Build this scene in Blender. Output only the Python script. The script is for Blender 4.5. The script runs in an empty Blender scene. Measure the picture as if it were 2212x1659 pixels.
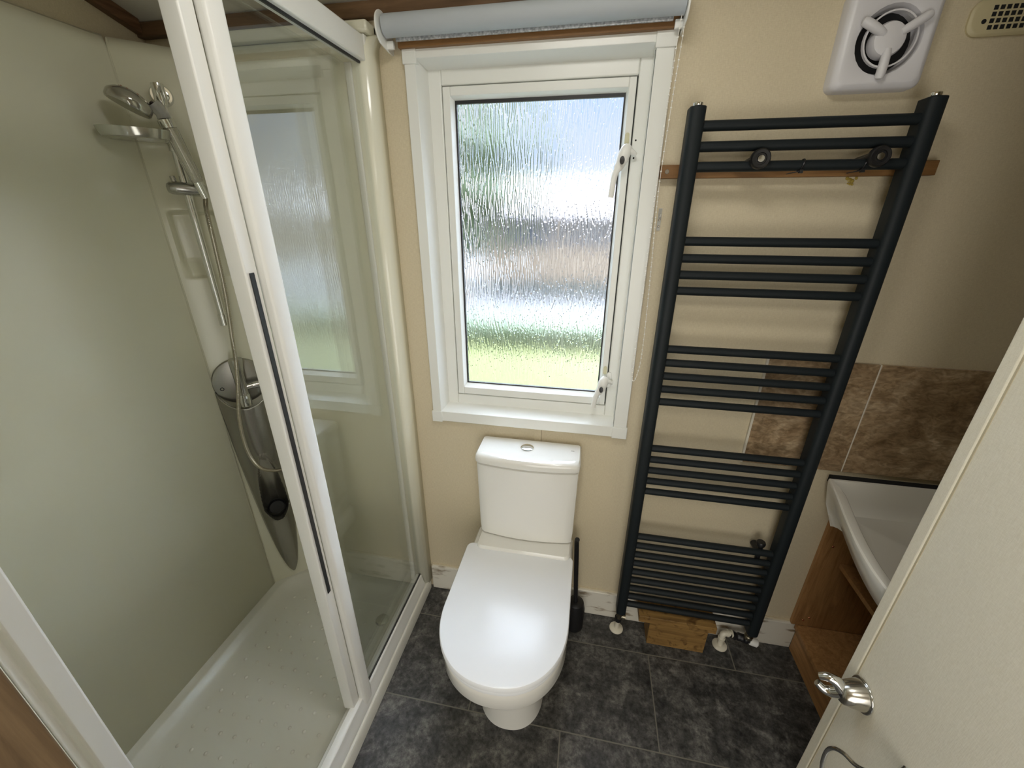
import bpy, bmesh, math, random
import numpy as np
from mathutils import Vector, Matrix
random.seed(7)
S = bpy.context.scene
C = S.collection
PI = math.pi

# ------------------------------------------------------------------ camera
F_PX, PITCH, YAW, ROLL = 870.2, 0.40118, 0.188036, 0.001841
cp, sp, cy_, sy_ = math.cos(PITCH), math.sin(PITCH), math.cos(YAW), math.sin(YAW)
fw = Vector((-sy_ * cp, cy_ * cp, -sp)); rt = Vector((cy_, sy_, 0)); up = rt.cross(fw)
r2 = rt * math.cos(ROLL) + up * math.sin(ROLL); u2 = up * math.cos(ROLL) - rt * math.sin(ROLL)
cam = bpy.data.cameras.new('camera'); co = bpy.data.objects.new('camera', cam); C.objects.link(co)
M = Matrix((r2, u2, -fw)).transposed().to_4x4(); M.translation = Vector((0, -1.1966, 1.5))
co.matrix_world = M
cam.sensor_fit = 'HORIZONTAL'; cam.sensor_width = 36.0; cam.lens = F_PX / 2212 * 36.0
cam.clip_start = 0.01; cam.clip_end = 200
S.camera = co

# ------------------------------------------------------------------ exposure, sky, lights
S.view_settings.view_transform = 'Standard'; S.view_settings.look = 'None'
S.view_settings.gamma = 1.0; S.view_settings.use_curve_mapping = False
S.view_settings.exposure = 0.18
try:
    S.cycles.max_bounces = 14; S.cycles.diffuse_bounces = 6; S.cycles.glossy_bounces = 6
    S.cycles.transmission_bounces = 8; S.cycles.transparent_max_bounces = 16
    S.cycles.sample_clamp_indirect = 12.0; S.cycles.use_denoising = True
except Exception:
    pass

w = bpy.data.worlds.new('sky'); S.world = w; w.use_nodes = True
nt = w.node_tree; nt.nodes.clear()
def N(t, nt, **k):
    n = nt.nodes.new(t)
    for a, b in k.items(): setattr(n, a, b)
    return n
wo = N('ShaderNodeOutputWorld', nt); bg = N('ShaderNodeBackground', nt)
tc = N('ShaderNodeTexCoord', nt); nz = N('ShaderNodeTexNoise', nt); cr = N('ShaderNodeValToRGB', nt)
nz.inputs['Scale'].default_value = 2.6; nz.inputs['Detail'].default_value = 5
cr.color_ramp.elements[0].position = .36; cr.color_ramp.elements[0].color = (.50, .70, 1.0, 1)
cr.color_ramp.elements[1].position = .62; cr.color_ramp.elements[1].color = (1, 1, 1, 1)
nt.links.new(tc.outputs['Generated'], nz.inputs['Vector']); nt.links.new(nz.outputs['Fac'], cr.inputs['Fac'])
nt.links.new(cr.outputs['Color'], bg.inputs['Color']); nt.links.new(bg.outputs[0], wo.inputs[0])
# unseen high sky raised far above the horizon strength to light the room
sx_ = N('ShaderNodeSeparateXYZ', nt); ms = N('ShaderNodeMapRange', nt, interpolation_type='SMOOTHSTEP')
ms.inputs['From Min'].default_value = .22; ms.inputs['From Max'].default_value = .62
ms.inputs['To Min'].default_value = .95; ms.inputs['To Max'].default_value = 12.0
nt.links.new(tc.outputs['Generated'], sx_.inputs[0]); nt.links.new(sx_.outputs['Z'], ms.inputs['Value'])
vd = N('ShaderNodeVectorMath', nt, operation='DOT_PRODUCT'); vd.inputs[1].default_value = Vector((.52, .46, .72)).normalized()
mg = N('ShaderNodeMapRange', nt, interpolation_type='SMOOTHSTEP'); mg.inputs['From Min'].default_value = .86; mg.inputs['From Max'].default_value = .99
mg.inputs['To Min'].default_value = 0.0; mg.inputs['To Max'].default_value = 95.0                  # glow added to the unseen sky, brightens the shower wall
ag = N('ShaderNodeMath', nt, operation='ADD')
nt.links.new(tc.outputs['Generated'], vd.inputs[0]); nt.links.new(vd.outputs['Value'], mg.inputs['Value'])
nt.links.new(ms.outputs[0], ag.inputs[0]); nt.links.new(mg.outputs[0], ag.inputs[1]); nt.links.new(ag.outputs[0], bg.inputs['Strength'])

sun = bpy.data.lights.new('sun', 'SUN'); sun.energy = .5; sun.angle = .02; sun.color = (1, .95, .86)
so = bpy.data.objects.new('sun', sun); C.objects.link(so)
so.rotation_euler = Vector((.35, .75, -.75)).to_track_quat('-Z', 'Y').to_euler()   # from behind the caravan onto the garden

def area(name, loc, target, sx, sy, e, col=(1, 1, 1)):
    l = bpy.data.lights.new(name, 'AREA'); l.shape = 'RECTANGLE'; l.size = sx; l.size_y = sy; l.energy = e; l.color = col
    o = bpy.data.objects.new(name, l); C.objects.link(o); o.location = loc
    o.rotation_euler = (Vector(target) - Vector(loc)).to_track_quat('-Z', 'Y').to_euler()
    return o
cz0 = lambda y: 1.976 - .27 * y
# fill light added in the unseen hall behind the camera
area('hall_fill', (.10, -2.15, .85), (-.15, 0, 1.0), 1.0, 1.2, 11, (1, .98, .94))
# unseen fill light added under the bathroom ceiling, above the frame
area('bathroom_fill', (-.05, -.66, cz0(-.66) - .030), (-.05, -.66, 0), .36, .36, 6.5, (1, .97, .92))
area('hall_top_fill', (0.0, -1.75, 2.2), (0, -1.2, .6), .5, .5, 4, (1, .95, .86))  # second fill light, added overhead in the unseen hall

# ------------------------------------------------------------------ materials
def mat(name, col=(.8, .8, .8), rough=.5, metal=0., spec=.5, coat=0., **k):
    m = bpy.data.materials.new(name); m.use_nodes = True
    b = m.node_tree.nodes['Principled BSDF']
    b.inputs['Base Color'].default_value = (*col, 1); b.inputs['Roughness'].default_value = rough
    b.inputs['Metallic'].default_value = metal; b.inputs['Specular IOR Level'].default_value = spec
    b.inputs['Coat Weight'].default_value = coat
    return m
def bump(m, scale=(1, 1, 1), nscale=100, strength=.1, dist=.001, detail=3, colmix=None, ramp=(.35, .65)):
    """noise bump in object space, optionally also mixing two colours"""
    nt = m.node_tree; b = nt.nodes['Principled BSDF']
    tc = N('ShaderNodeTexCoord', nt); mp = N('ShaderNodeMapping', nt); mp.inputs['Scale'].default_value = scale
    nz = N('ShaderNodeTexNoise', nt); nz.inputs['Scale'].default_value = nscale; nz.inputs['Detail'].default_value = detail
    nt.links.new(tc.outputs['Object'], mp.inputs[0]); nt.links.new(mp.outputs[0], nz.inputs['Vector'])
    if strength:
        bp = N('ShaderNodeBump', nt); bp.inputs['Strength'].default_value = strength; bp.inputs['Distance'].default_value = dist
        nt.links.new(nz.outputs['Fac'], bp.inputs['Height']); nt.links.new(bp.outputs[0], b.inputs['Normal'])
    if colmix:
        cr = N('ShaderNodeValToRGB', nt); e = cr.color_ramp.elements
        e[0].position, e[1].position = ramp; e[0].color = (*colmix[0], 1); e[1].color = (*colmix[1], 1)
        nt.links.new(nz.outputs['Fac'], cr.inputs[0]); nt.links.new(cr.outputs[0], b.inputs['Base Color'])
    return m

def wallpaper():
    m = mat('cream_vinyl', (.63, .54, .385), .55, spec=.35); nt = m.node_tree; b = nt.nodes['Principled BSDF']
    tc = N('ShaderNodeTexCoord', nt)
    hs = []
    for sc in ((600, 600, 90), (120, 120, 700)):
        mp = N('ShaderNodeMapping', nt); mp.inputs['Scale'].default_value = sc
        nz = N('ShaderNodeTexNoise', nt); nz.inputs['Scale'].default_value = 1.0; nz.inputs['Detail'].default_value = 2
        nt.links.new(tc.outputs['Object'], mp.inputs[0]); nt.links.new(mp.outputs[0], nz.inputs['Vector']); hs.append(nz)
    ad = N('ShaderNodeMath', nt, operation='ADD'); nt.links.new(hs[0].outputs['Fac'], ad.inputs[0]); nt.links.new(hs[1].outputs['Fac'], ad.inputs[1])
    cr = N('ShaderNodeValToRGB', nt); cr.color_ramp.elements[0].position = .3; cr.color_ramp.elements[1].position = .7
    cr.color_ramp.elements[0].color = (.565, .487, .333, 1); cr.color_ramp.elements[1].color = (.68, .60, .433, 1)
    hf = N('ShaderNodeMath', nt, operation='MULTIPLY'); hf.inputs[1].default_value = .5
    nt.links.new(ad.outputs[0], hf.inputs[0]); nt.links.new(hf.outputs[0], cr.inputs[0]); nt.links.new(cr.outputs[0], b.inputs['Base Color'])
    bp = N('ShaderNodeBump', nt); bp.inputs['Strength'].default_value = .25; bp.inputs['Distance'].default_value = .0008
    nt.links.new(ad.outputs[0], bp.inputs['Height']); nt.links.new(bp.outputs[0], b.inputs['Normal'])
    return m
def wood(name, dark, light, axis='x', scale=1.0, rough=.45, knots=False):
    m = mat(name, light, rough, spec=.35); nt = m.node_tree; b = nt.nodes['Principled BSDF']
    tc = N('ShaderNodeTexCoord', nt); mp = N('ShaderNodeMapping', nt)
    s = {'x': (1.2, 14, 14), 'y': (14, 1.2, 14), 'z': (14, 14, 1.2)}[axis]
    mp.inputs['Scale'].default_value = tuple(v * scale for v in s)
    nz = N('ShaderNodeTexNoise', nt); nz.inputs['Scale'].default_value = 3; nz.inputs['Detail'].default_value = 8
    nz.inputs['Roughness'].default_value = .68; nz.inputs['Distortion'].default_value = .8
    nt.links.new(tc.outputs['Object'], mp.inputs[0]); nt.links.new(mp.outputs[0], nz.inputs['Vector'])
    cr = N('ShaderNodeValToRGB', nt); e = cr.color_ramp.elements; e[0].position = .32; e[1].position = .66
    e[0].color = (*dark, 1); e[1].color = (*light, 1)
    nt.links.new(nz.outputs['Fac'], cr.inputs[0]); out = cr.outputs[0]
    if knots:
        n2 = N('ShaderNodeTexNoise', nt); n2.inputs['Scale'].default_value = 14; n2.inputs['Detail'].default_value = 3; n2.inputs['Distortion'].default_value = 2.5
        nt.links.new(tc.outputs['Object'], n2.inputs['Vector'])
        c2 = N('ShaderNodeValToRGB', nt); f = c2.color_ramp.elements; f[0].position = .30; f[1].position = .42; f[0].color = (.25, .18, .12, 1); f[1].color = (1, 1, 1, 1)
        nt.links.new(n2.outputs['Fac'], c2.inputs[0])
        mx = N('ShaderNodeMix', nt, data_type='RGBA', blend_type='MULTIPLY'); mx.inputs[0].default_value = .8
        nt.links.new(out, mx.inputs[6]); nt.links.new(c2.outputs[0], mx.inputs[7]); out = mx.outputs[2]
    nt.links.new(out, b.inputs['Base Color'])
    return m
def floor_tiles():
    m = mat('slate_vinyl_tiles', (.1, .1, .1), .42, spec=.45); nt = m.node_tree; b = nt.nodes['Principled BSDF']
    tc = N('ShaderNodeTexCoord', nt); mp = N('ShaderNodeMapping', nt)
    mp.inputs['Location'].default_value = (-.312 + 6, .14 + 6, 0)
    nt.links.new(tc.outputs['Object'], mp.inputs[0])
    br = N('ShaderNodeTexBrick', nt); br.offset = .5; br.offset_frequency = 2
    br.inputs['Scale'].default_value = 1; br.inputs['Brick Width'].default_value = .6; br.inputs['Row Height'].default_value = .3
    br.inputs['Mortar Size'].default_value = .0022; br.inputs['Mortar Smooth'].default_value = .3
    br.inputs['Color1'].default_value = (0, 0, 0, 1); br.inputs['Color2'].default_value = (1, 1, 1, 1)
    nt.links.new(mp.outputs[0], br.inputs['Vector'])
    n1 = N('ShaderNodeTexNoise', nt); n1.inputs['Scale'].default_value = 15; n1.inputs['Detail'].default_value = 12; n1.inputs['Roughness'].default_value = .72; n1.inputs['Distortion'].default_value = .35
    n2 = N('ShaderNodeTexNoise', nt); n2.inputs['Scale'].default_value = 70; n2.inputs['Detail'].default_value = 8; n2.inputs['Roughness'].default_value = .75
    # shift the pattern per tile
    vm = N('ShaderNodeVectorMath', nt, operation='MULTIPLY_ADD'); vm.inputs[1].default_value = (3, 5, 7)
    nt.links.new(br.outputs['Color'], vm.inputs[0]); nt.links.new(tc.outputs['Object'], vm.inputs[2])
    nt.links.new(vm.outputs[0], n1.inputs['Vector']); nt.links.new(vm.outputs[0], n2.inputs['Vector'])
    cr = N('ShaderNodeValToRGB', nt); e = cr.color_ramp.elements
    e[0].position = .34; e[0].color = (.020, .021, .022, 1); e[1].position = .68; e[1].color = (.165, .162, .155, 1)
    x = cr.color_ramp.elements.new(.5); x.color = (.058, .057, .056, 1)
    nt.links.new(n1.outputs['Fac'], cr.inputs[0])
    c2 = N('ShaderNodeValToRGB', nt); f = c2.color_ramp.elements; f[0].position = .35; f[0].color = (.35, .35, .35, 1); f[1].position = .68; f[1].color = (1.9, 1.87, 1.78, 1)
    nt.links.new(n2.outputs['Fac'], c2.inputs[0])
    mx = N('ShaderNodeMix', nt, data_type='RGBA', blend_type='MULTIPLY'); mx.inputs[0].default_value = 1
    nt.links.new(cr.outputs[0], mx.inputs[6]); nt.links.new(c2.outputs[0], mx.inputs[7])
    m2 = N('ShaderNodeMix', nt, data_type='RGBA'); nt.links.new(br.outputs['Fac'], m2.inputs[0])
    nt.links.new(mx.outputs[2], m2.inputs[6]); m2.inputs[7].default_value = (.17, .16, .13, 1)
    nt.links.new(m2.outputs[2], b.inputs['Base Color'])
    bp = N('ShaderNodeBump', nt); bp.inputs['Strength'].default_value = .35; bp.inputs['Distance'].default_value = .0015
    sb = N('ShaderNodeMath', nt, operation='SUBTRACT'); nt.links.new(n1.outputs['Fac'], sb.inputs[0]); nt.links.new(br.outputs['Fac'], sb.inputs[1])
    nt.links.new(sb.outputs[0], bp.inputs['Height']); nt.links.new(bp.outputs[0], b.inputs['Normal'])
    rr = N('ShaderNodeMapRange', nt); rr.inputs['To Min'].default_value = .34; rr.inputs['To Max'].default_value = .6
    nt.links.new(n2.outputs['Fac'], rr.inputs['Value']); nt.links.new(rr.outputs[0], b.inputs['Roughness'])
    return m
def stone_tile():
    m = mat('travertine_tile', (.4, .3, .2), .28); nt = m.node_tree; b = nt.nodes['Principled BSDF']
    tc = N('ShaderNodeTexCoord', nt); mp = N('ShaderNodeMapping', nt); mp.inputs['Rotation'].default_value = (0, .7, 0); mp.inputs['Scale'].default_value = (1, 1, 1.8)
    nt.links.new(tc.outputs['Object'], mp.inputs[0])
    n1 = N('ShaderNodeTexNoise', nt); n1.inputs['Scale'].default_value = 7; n1.inputs['Detail'].default_value = 9; n1.inputs['Roughness'].default_value = .66; n1.inputs['Distortion'].default_value = 1.5
    v = N('ShaderNodeTexVoronoi', nt); v.inputs['Scale'].default_value = 70
    n3 = N('ShaderNodeTexNoise', nt); n3.inputs['Scale'].default_value = 45; n3.inputs['Detail'].default_value = 6; n3.inputs['Distortion'].default_value = 1
    for n in (n1, v, n3): nt.links.new(mp.outputs[0], n.inputs['Vector'])
    cr = N('ShaderNodeValToRGB', nt); e = cr.color_ramp.elements; e[0].position = .3; e[0].color = (.18, .115, .06, 1); e[1].position = .72; e[1].color = (.52, .42, .29, 1)
    x = e.new(.5); x.color = (.33, .24, .145, 1)
    nt.links.new(n1.outputs['Fac'], cr.inputs[0])
    c2 = N('ShaderNodeValToRGB', nt); f = c2.color_ramp.elements; f[0].position = .36; f[0].color = (.72, .68, .62, 1); f[1].position = .64; f[1].color = (1.25, 1.22, 1.18, 1)
    nt.links.new(n3.outputs['Fac'], c2.inputs[0])
    mx = N('ShaderNodeMix', nt, data_type='RGBA', blend_type='MULTIPLY'); mx.inputs[0].default_value = 1
    nt.links.new(cr.outputs[0], mx.inputs[6]); nt.links.new(c2.outputs[0], mx.inputs[7]); nt.links.new(mx.outputs[2], b.inputs['Base Color'])
    return m
def clear_pane():
    m = bpy.data.materials.new('shower_glass'); m.use_nodes = True; nt = m.node_tree; nt.nodes.clear()
    o = N('ShaderNodeOutputMaterial', nt); mx = N('ShaderNodeMixShader', nt); t = N('ShaderNodeBsdfTransparent', nt)
    g = N('ShaderNodeBsdfGlossy', nt); fr = N('ShaderNodeFresnel', nt); fr.inputs['IOR'].default_value = 1.52
    t.inputs['Color'].default_value = (.98, .99, .982, 1); g.inputs['Roughness'].default_value = .0
    ge = N('ShaderNodeNewGeometry', nt); mr = N('ShaderNodeMapRange', nt)      # same reflectance entering and leaving
    mr.inputs['To Min'].default_value = 1.6; mr.inputs['To Max'].default_value = 1 / 1.6
    nt.links.new(ge.outputs['Backfacing'], mr.inputs['Value']); nt.links.new(mr.outputs[0], fr.inputs['IOR'])
    nt.links.new(fr.outputs[0], mx.inputs[0]); nt.links.new(t.outputs[0], mx.inputs[1]); nt.links.new(g.outputs[0], mx.inputs[2]); nt.links.new(mx.outputs[0], o.inputs[0])
    return m
def rain_glass():
    m = bpy.data.materials.new('rain_patterned_glass'); m.use_nodes = True; nt = m.node_tree; nt.nodes.clear()
    o = N('ShaderNodeOutputMaterial', nt); g = N('ShaderNodeBsdfGlass', nt); g.inputs['IOR'].default_value = 1.45; g.inputs['Roughness'].default_value = .055
    tc = N('ShaderNodeTexCoord', nt); nz = N('ShaderNodeTexNoise', nt); nz.inputs['Scale'].default_value = 700; nz.inputs['Detail'].default_value = 1
    nt.links.new(tc.outputs['Object'], nz.inputs['Vector'])
    bp = N('ShaderNodeBump', nt); bp.inputs['Strength'].default_value = .22; bp.inputs['Distance'].default_value = .0004
    nt.links.new(nz.outputs['Fac'], bp.inputs['Height']); nt.links.new(bp.outputs[0], g.inputs['Normal'])
    nt.links.new(g.outputs[0], o.inputs[0])
    return m

M_ = {}
M_['wall'] = wallpaper()
M_['ceil'] = bump(mat('ceiling_board', (.72, .69, .60), .7), nscale=60, strength=.05)
M_['floor'] = floor_tiles()
M_['acrylic'] = mat('cream_acrylic', (.78, .765, .625), .12, spec=.5)
M_['tray'] = mat('white_tray_acrylic', (.74, .73, .655), .22, spec=.5)
M_['upvc'] = mat('white_upvc', (.80, .81, .765), .28, spec=.5)
M_['upvc2'] = mat('white_powder_coat', (.82, .82, .78), .33)
M_['seal'] = mat('black_rubber', (.012, .012, .013), .5)
M_['dark'] = mat('dark_void', (.01, .01, .01), .9)
M_['chrome'] = mat('chrome', (.78, .79, .79), .07, 1.0)
M_['chrome2'] = mat('brushed_chrome', (.50, .50, .48), .22, 1.0)
M_['silver'] = mat('satin_grey_plastic', (.36, .35, .315), .27, .85)
M_['hose'] = mat('steel_hose', (.52, .49, .42), .25, 1.0)
M_['clear'] = mat('clear_plastic', (.78, .78, .72), .08); 
_b = M_['clear'].node_tree.nodes['Principled BSDF']; _b.inputs['Alpha'].default_value = .45
M_['ceramic'] = mat('white_ceramic', (.80, .79, .74), .09, coat=.3)
M_['basin'] = mat('basin_ceramic', (.78, .76, .69), .14)
M_['seat'] = mat('white_seat_plastic', (.85, .87, .89), .27)
M_['anthracite'] = mat('anthracite_paint', (.0105, .0145, .0165), .5, spec=.22)
M_['blackp'] = mat('black_plastic', (.008, .008, .009), .4)
M_['fan'] = mat('white_fan_plastic', (.68, .67, .69), .35)
M_['vent'] = mat('cream_vent_plastic', (.58, .51, .31), .45)
M_['oak'] = wood('vanity_oak', (.25, .125, .045), (.44, .24, .095), 'z', 1.6)
M_['oakx'] = wood('vanity_oak_edge', (.25, .125, .045), (.46, .25, .10), 'y', 1.6)
M_['walnut'] = wood('walnut_cornice', (.085, .048, .024), (.19, .112, .058), 'x', 1.2)
M_['walnuty'] = wood('walnut_cornice_side', (.10, .050, .024), (.21, .115, .058), 'y', 1.2)
M_['pine'] = wood('rough_pine', (.14, .075, .022), (.34, .20, .062), 'x', .8, .6, True)
M_['batten'] = wood('batten_pine', (.16, .075, .022), (.27, .14, .048), 'x', 1.0, .5)
M_['jamb'] = wood('door_lining_wood', (.085, .052, .026), (.19, .125, .065), 'z', 1.0, .5)
M_['doorp'] = wallpaper(); M_['doorp'].name = 'cream_door_vinyl'
for e_, c_ in zip(M_['doorp'].node_tree.nodes['Color Ramp'].color_ramp.elements, ((.70, .655, .52, 1), (.80, .76, .63, 1))): e_.color = c_
M_['doortrim'] = mat('cream_door_edge', (.76, .72, .58), .4)
M_['skirt'] = bump(mat('worn_white_skirting', (.68, .64, .55), .5), (.6, 1, 2.2), 18, .1, .001, 6, ((.26, .20, .13), (.72, .69, .60)), (.33, .44))
M_['tile'] = stone_tile()
M_['grout'] = mat('white_grout', (.68, .64, .54), .6)
M_['blind'] = mat('grey_blind_fabric', (.42, .45, .47), .6)
M_['hem'] = bump(mat('silver_hem', (.45, .46, .46), .3, .3), (1, 1, 1), 160, .5, .001, 2, ((.30, .31, .32), (.62, .63, .64)))
M_['beads'] = mat('white_beads', (.85, .83, .77), .3)
M_['paint'] = mat('aged_white_plastic', (.70, .66, .54), .35)
M_['brass'] = mat('tarnished_brass', (.30, .27, .20), .3, 1.0)
M_['screw'] = mat('screw_steel', (.30, .27, .22), .3, 1.0)
M_['copper'] = mat('copper_pin', (.5, .2, .12), .3, 1.0)
M_['glass'] = clear_pane()
M_['rain'] = rain_glass()
M_['cream_cap'] = mat('aged_cream_cap', (.62, .60, .40), .4)
M_['glue'] = mat('yellow_glue', (.42, .31, .06), .4)
M_['grass'] = bump(mat('lawn_grass', (.30, .48, .06), .9), nscale=3, strength=.3, dist=.02, detail=8, colmix=((.024, .028, .001), (.046, .052, .003)))
M_['gravel'] = bump(mat('pale_gravel', (.5, .49, .47), .9), nscale=4, strength=.4, dist=.01, detail=8, colmix=((.030, .032, .035), (.058, .058, .056)))
M_['hedge'] = bump(mat('hedge_leaves', (.10, .22, .04), .8), nscale=9, strength=.8, dist=.05, detail=6, colmix=((.010, .024, .010), (.045, .065, .022)))
M_['cladding'] = mat('caravan_cladding', (.175, .14, .105), .6)
M_['roofing'] = mat('pinkish_roof_tile', (.105, .092, .094), .6)
M_['dglass'] = mat('dark_caravan_glass', (.05, .06, .08), .1)
M_['skirtbrick'] = mat('dark_skirting', (.05, .07, .07), .7)

# ------------------------------------------------------------------ mesh helpers
def wloc(p):
    v = Vector((0, 0, 0))
    while p is not None: v += Vector(p.location); p = p.parent
    return v
def tag(o, label=None, cat=None, group=None, kind=None):
    if label: o['label'] = label
    if cat: o['category'] = cat
    if group: o['group'] = group
    if kind: o['kind'] = kind
    return o
def thing(name, loc, label, cat, group=None):
    o = bpy.data.objects.new(name, None); C.objects.link(o); o.location = loc; o.empty_display_size = .05
    return tag(o, label, cat, group)
def obj(name, bm, m, parent=None, smooth=False, bevel=0., seg=2, sub=0, label=None, loc=None):
    """link a bmesh built in world coordinates; origin goes to the parent's place (or loc)"""
    me = bpy.data.meshes.new(name)
    bmesh.ops.recalc_face_normals(bm, faces=bm.faces[:])
    o = bpy.data.objects.new(name, me)
    off = wloc(parent) if parent else Vector(loc or (0, 0, 0))
    if not parent and loc is not None: o.location = loc
    bmesh.ops.translate(bm, verts=bm.verts[:], vec=-off)
    bm.to_mesh(me); bm.free(); me.materials.append(m)
    C.objects.link(o)
    if parent: o.parent = parent
    if smooth or bevel:
        for p in me.polygons: p.use_smooth = True
    if bevel:
        b = o.modifiers.new('bevel', 'BEVEL'); b.width = bevel; b.segments = seg; b.limit_method = 'ANGLE'; b.angle_limit = .6
        b.harden_normals = False
    if sub:
        s_ = o.modifiers.new('sub', 'SUBSURF'); s_.levels = sub; s_.render_levels = sub
    if (bevel or smooth) and not sub:
        try: me.shade_smooth_by_angle = None
        except Exception: pass
        me.set_sharp_from_angle(angle=.7) if hasattr(me, 'set_sharp_from_angle') else None
    if label: o['label'] = label
    return o
def struct(o): o['kind'] = 'structure'; return o
def box(x0, x1, y0, y1, z0, z1, bm=None):
    bm = bm or bmesh.new()
    vs = [bm.verts.new((x, y, z)) for x in (x0, x1) for y in (y0, y1) for z in (z0, z1)]
    for f in ((0, 1, 3, 2), (4, 6, 7, 5), (0, 4, 5, 1), (2, 3, 7, 6), (0, 2, 6, 4), (1, 5, 7, 3)): bm.faces.new([vs[i] for i in f])
    return bm
def prism(pts, a, b, axis='z', bm=None):
    """pts 2-D outline extruded from a to b along an axis; outline coords are the other two axes in order"""
    bm = bm or bmesh.new()
    def mk(p, t): return {'x': (t, p[0], p[1]), 'y': (p[0], t, p[1]), 'z': (p[0], p[1], t)}[axis]
    lo = [bm.verts.new(mk(p, a)) for p in pts]; hi = [bm.verts.new(mk(p, b)) for p in pts]
    n = len(pts); bm.faces.new(lo[::-1]); bm.faces.new(hi)
    for i in range(n): bm.faces.new((lo[i], lo[(i + 1) % n], hi[(i + 1) % n], hi[i]))
    return bm
def loft(rings, bm=None, cap=True, closed=True):
    bm = bm or bmesh.new()
    R = [[bm.verts.new(p) for p in r] for r in rings]; n = len(R[0])
    for a, b in zip(R, R[1:]):
        for i in range(n if closed else n - 1):
            bm.faces.new((a[i], a[(i + 1) % n], b[(i + 1) % n], b[i]))
    if cap: bm.faces.new(R[0][::-1]); bm.faces.new(R[-1])
    return bm
def frame_of(d):
    d = Vector(d).normalized(); a = Vector((0, 0, 1)) if abs(d.z) < .9 else Vector((1, 0, 0))
    u = d.cross(a).normalized(); return u, d.cross(u).normalized()
def tube(pts, r, seg=12, bm=None, cap=True):
    pts = [Vector(p) for p in pts]; rs = r if isinstance(r, (list, tuple)) else [r] * len(pts)
    rings = []; u = None
    for i, p in enumerate(pts):
        d = (pts[min(i + 1, len(pts) - 1)] - pts[max(i - 1, 0)]).normalized()
        if u is None: u, v = frame_of(d)
        else:
            u = (u - d * u.dot(d)).normalized(); v = d.cross(u)
        rings.append([p + (u * math.cos(2 * PI * k / seg) + v * math.sin(2 * PI * k / seg)) * rs[i] for k in range(seg)])
    return loft(rings, bm, cap)
def lathe(prof, origin, axis, seg=32, bm=None, cap=True):
    """prof: (distance along axis, radius)"""
    d = Vector(axis).normalized(); u, v = frame_of(d); o = Vector(origin)
    return loft([[o + d * h + (u * math.cos(2 * PI * k / seg) + v * math.sin(2 * PI * k / seg)) * max(r, 1e-5) for k in range(seg)] for h, r in prof], bm, cap)
def spline(pts, n=12):
    P = [Vector(p) for p in pts]; P = [P[0] * 2 - P[1]] + P + [P[-1] * 2 - P[-2]]; out = []
    for i in range(1, len(P) - 2):
        a, b, c, d = P[i - 1:i + 3]
        for k in range(n):
            t = k / n
            out.append(.5 * ((2 * b) + (c - a) * t + (2 * a - 5 * b + 4 * c - d) * t * t + (3 * b - a - 3 * c + d) * t ** 3))
    out.append(P[-2]); return out
def rrect(x0, x1, y0, y1, r, n=6):
    out = []
    for cx, cy, a in ((x1 - r, y1 - r, 0), (x0 + r, y1 - r, 90), (x0 + r, y0 + r, 180), (x1 - r, y0 + r, 270)):
        for k in range(n + 1):
            t = math.radians(a + 90 * k / n); out.append((cx + r * math.cos(t), cy + r * math.sin(t)))
    return out
def frame4(x0, x1, z0, z1, X0, X1, Z0, Z1, ya, yb, bm=None):
    """picture frame: outer rect x0..z1 inner rect X0..Z1 from y ya to yb"""
    bm = bm or bmesh.new()
    for a, b, c, d in ((x0, X0, z0, z1), (X1, x1, z0, z1)): box(a, b, ya, yb, c, d, bm)
    for c, d in ((z0, Z0), (Z1, z1)): box(X0, X1, ya, yb, c, d, bm)
    return bm
def taper_frame(o, i, yo, yi, bm=None, thick=.004):
    """sloped ring between outer rect o at depth yo and inner rect i at depth yi (x0,x1,z0,z1)"""
    bm = bm or bmesh.new()
    def q(r, y): return [(r[0], y, r[2]), (r[1], y, r[2]), (r[1], y, r[3]), (r[0], y, r[3])]
    A = q(o, yo); B = q(i, yi)
    g = lambda r, e: (r[0] - e, r[1] + e, r[2] - e, r[3] + e)
    A2 = q(g(o, thick), yo); B2 = q(g(i, thick), yi)
    R = [[bm.verts.new(p) for p in r] for r in (A, B, B2, A2)]
    for a, b in ((0, 1), (1, 2), (2, 3), (3, 0)):
        for k in range(4): bm.faces.new((R[a][k], R[a][(k + 1) % 4], R[b][(k + 1) % 4], R[b][k]))
    return bm

# ------------------------------------------------------------------ the room
XL, XR, YN = -1.275, 1.36, -1.085
CS = .27                                           # slope of the caravan ceiling away from the window wall
cz = lambda y: 1.976 - CS * y
struct(obj('floor', box(XL, XR, -2.4, 0.0, -.03, 0), M_['floor']))
bm = bmesh.new()
prism([(.02, cz(.02)), (-2.4, cz(-1.3)), (-2.4, cz(-1.3) + .04), (-1.3, cz(-1.3) + .04), (.02, cz(.02) + .04)][::-1] if 0 else
      [(.02, cz(.02)), (-1.3, cz(-1.3)), (-2.4, cz(-1.3)), (-2.4, cz(-1.3) + .04), (-1.3, cz(-1.3) + .04), (.02, cz(.02) + .04)], XL - .03, XR + .03, 'x', bm)
struct(obj('ceiling', bm, M_['ceil']))
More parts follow.
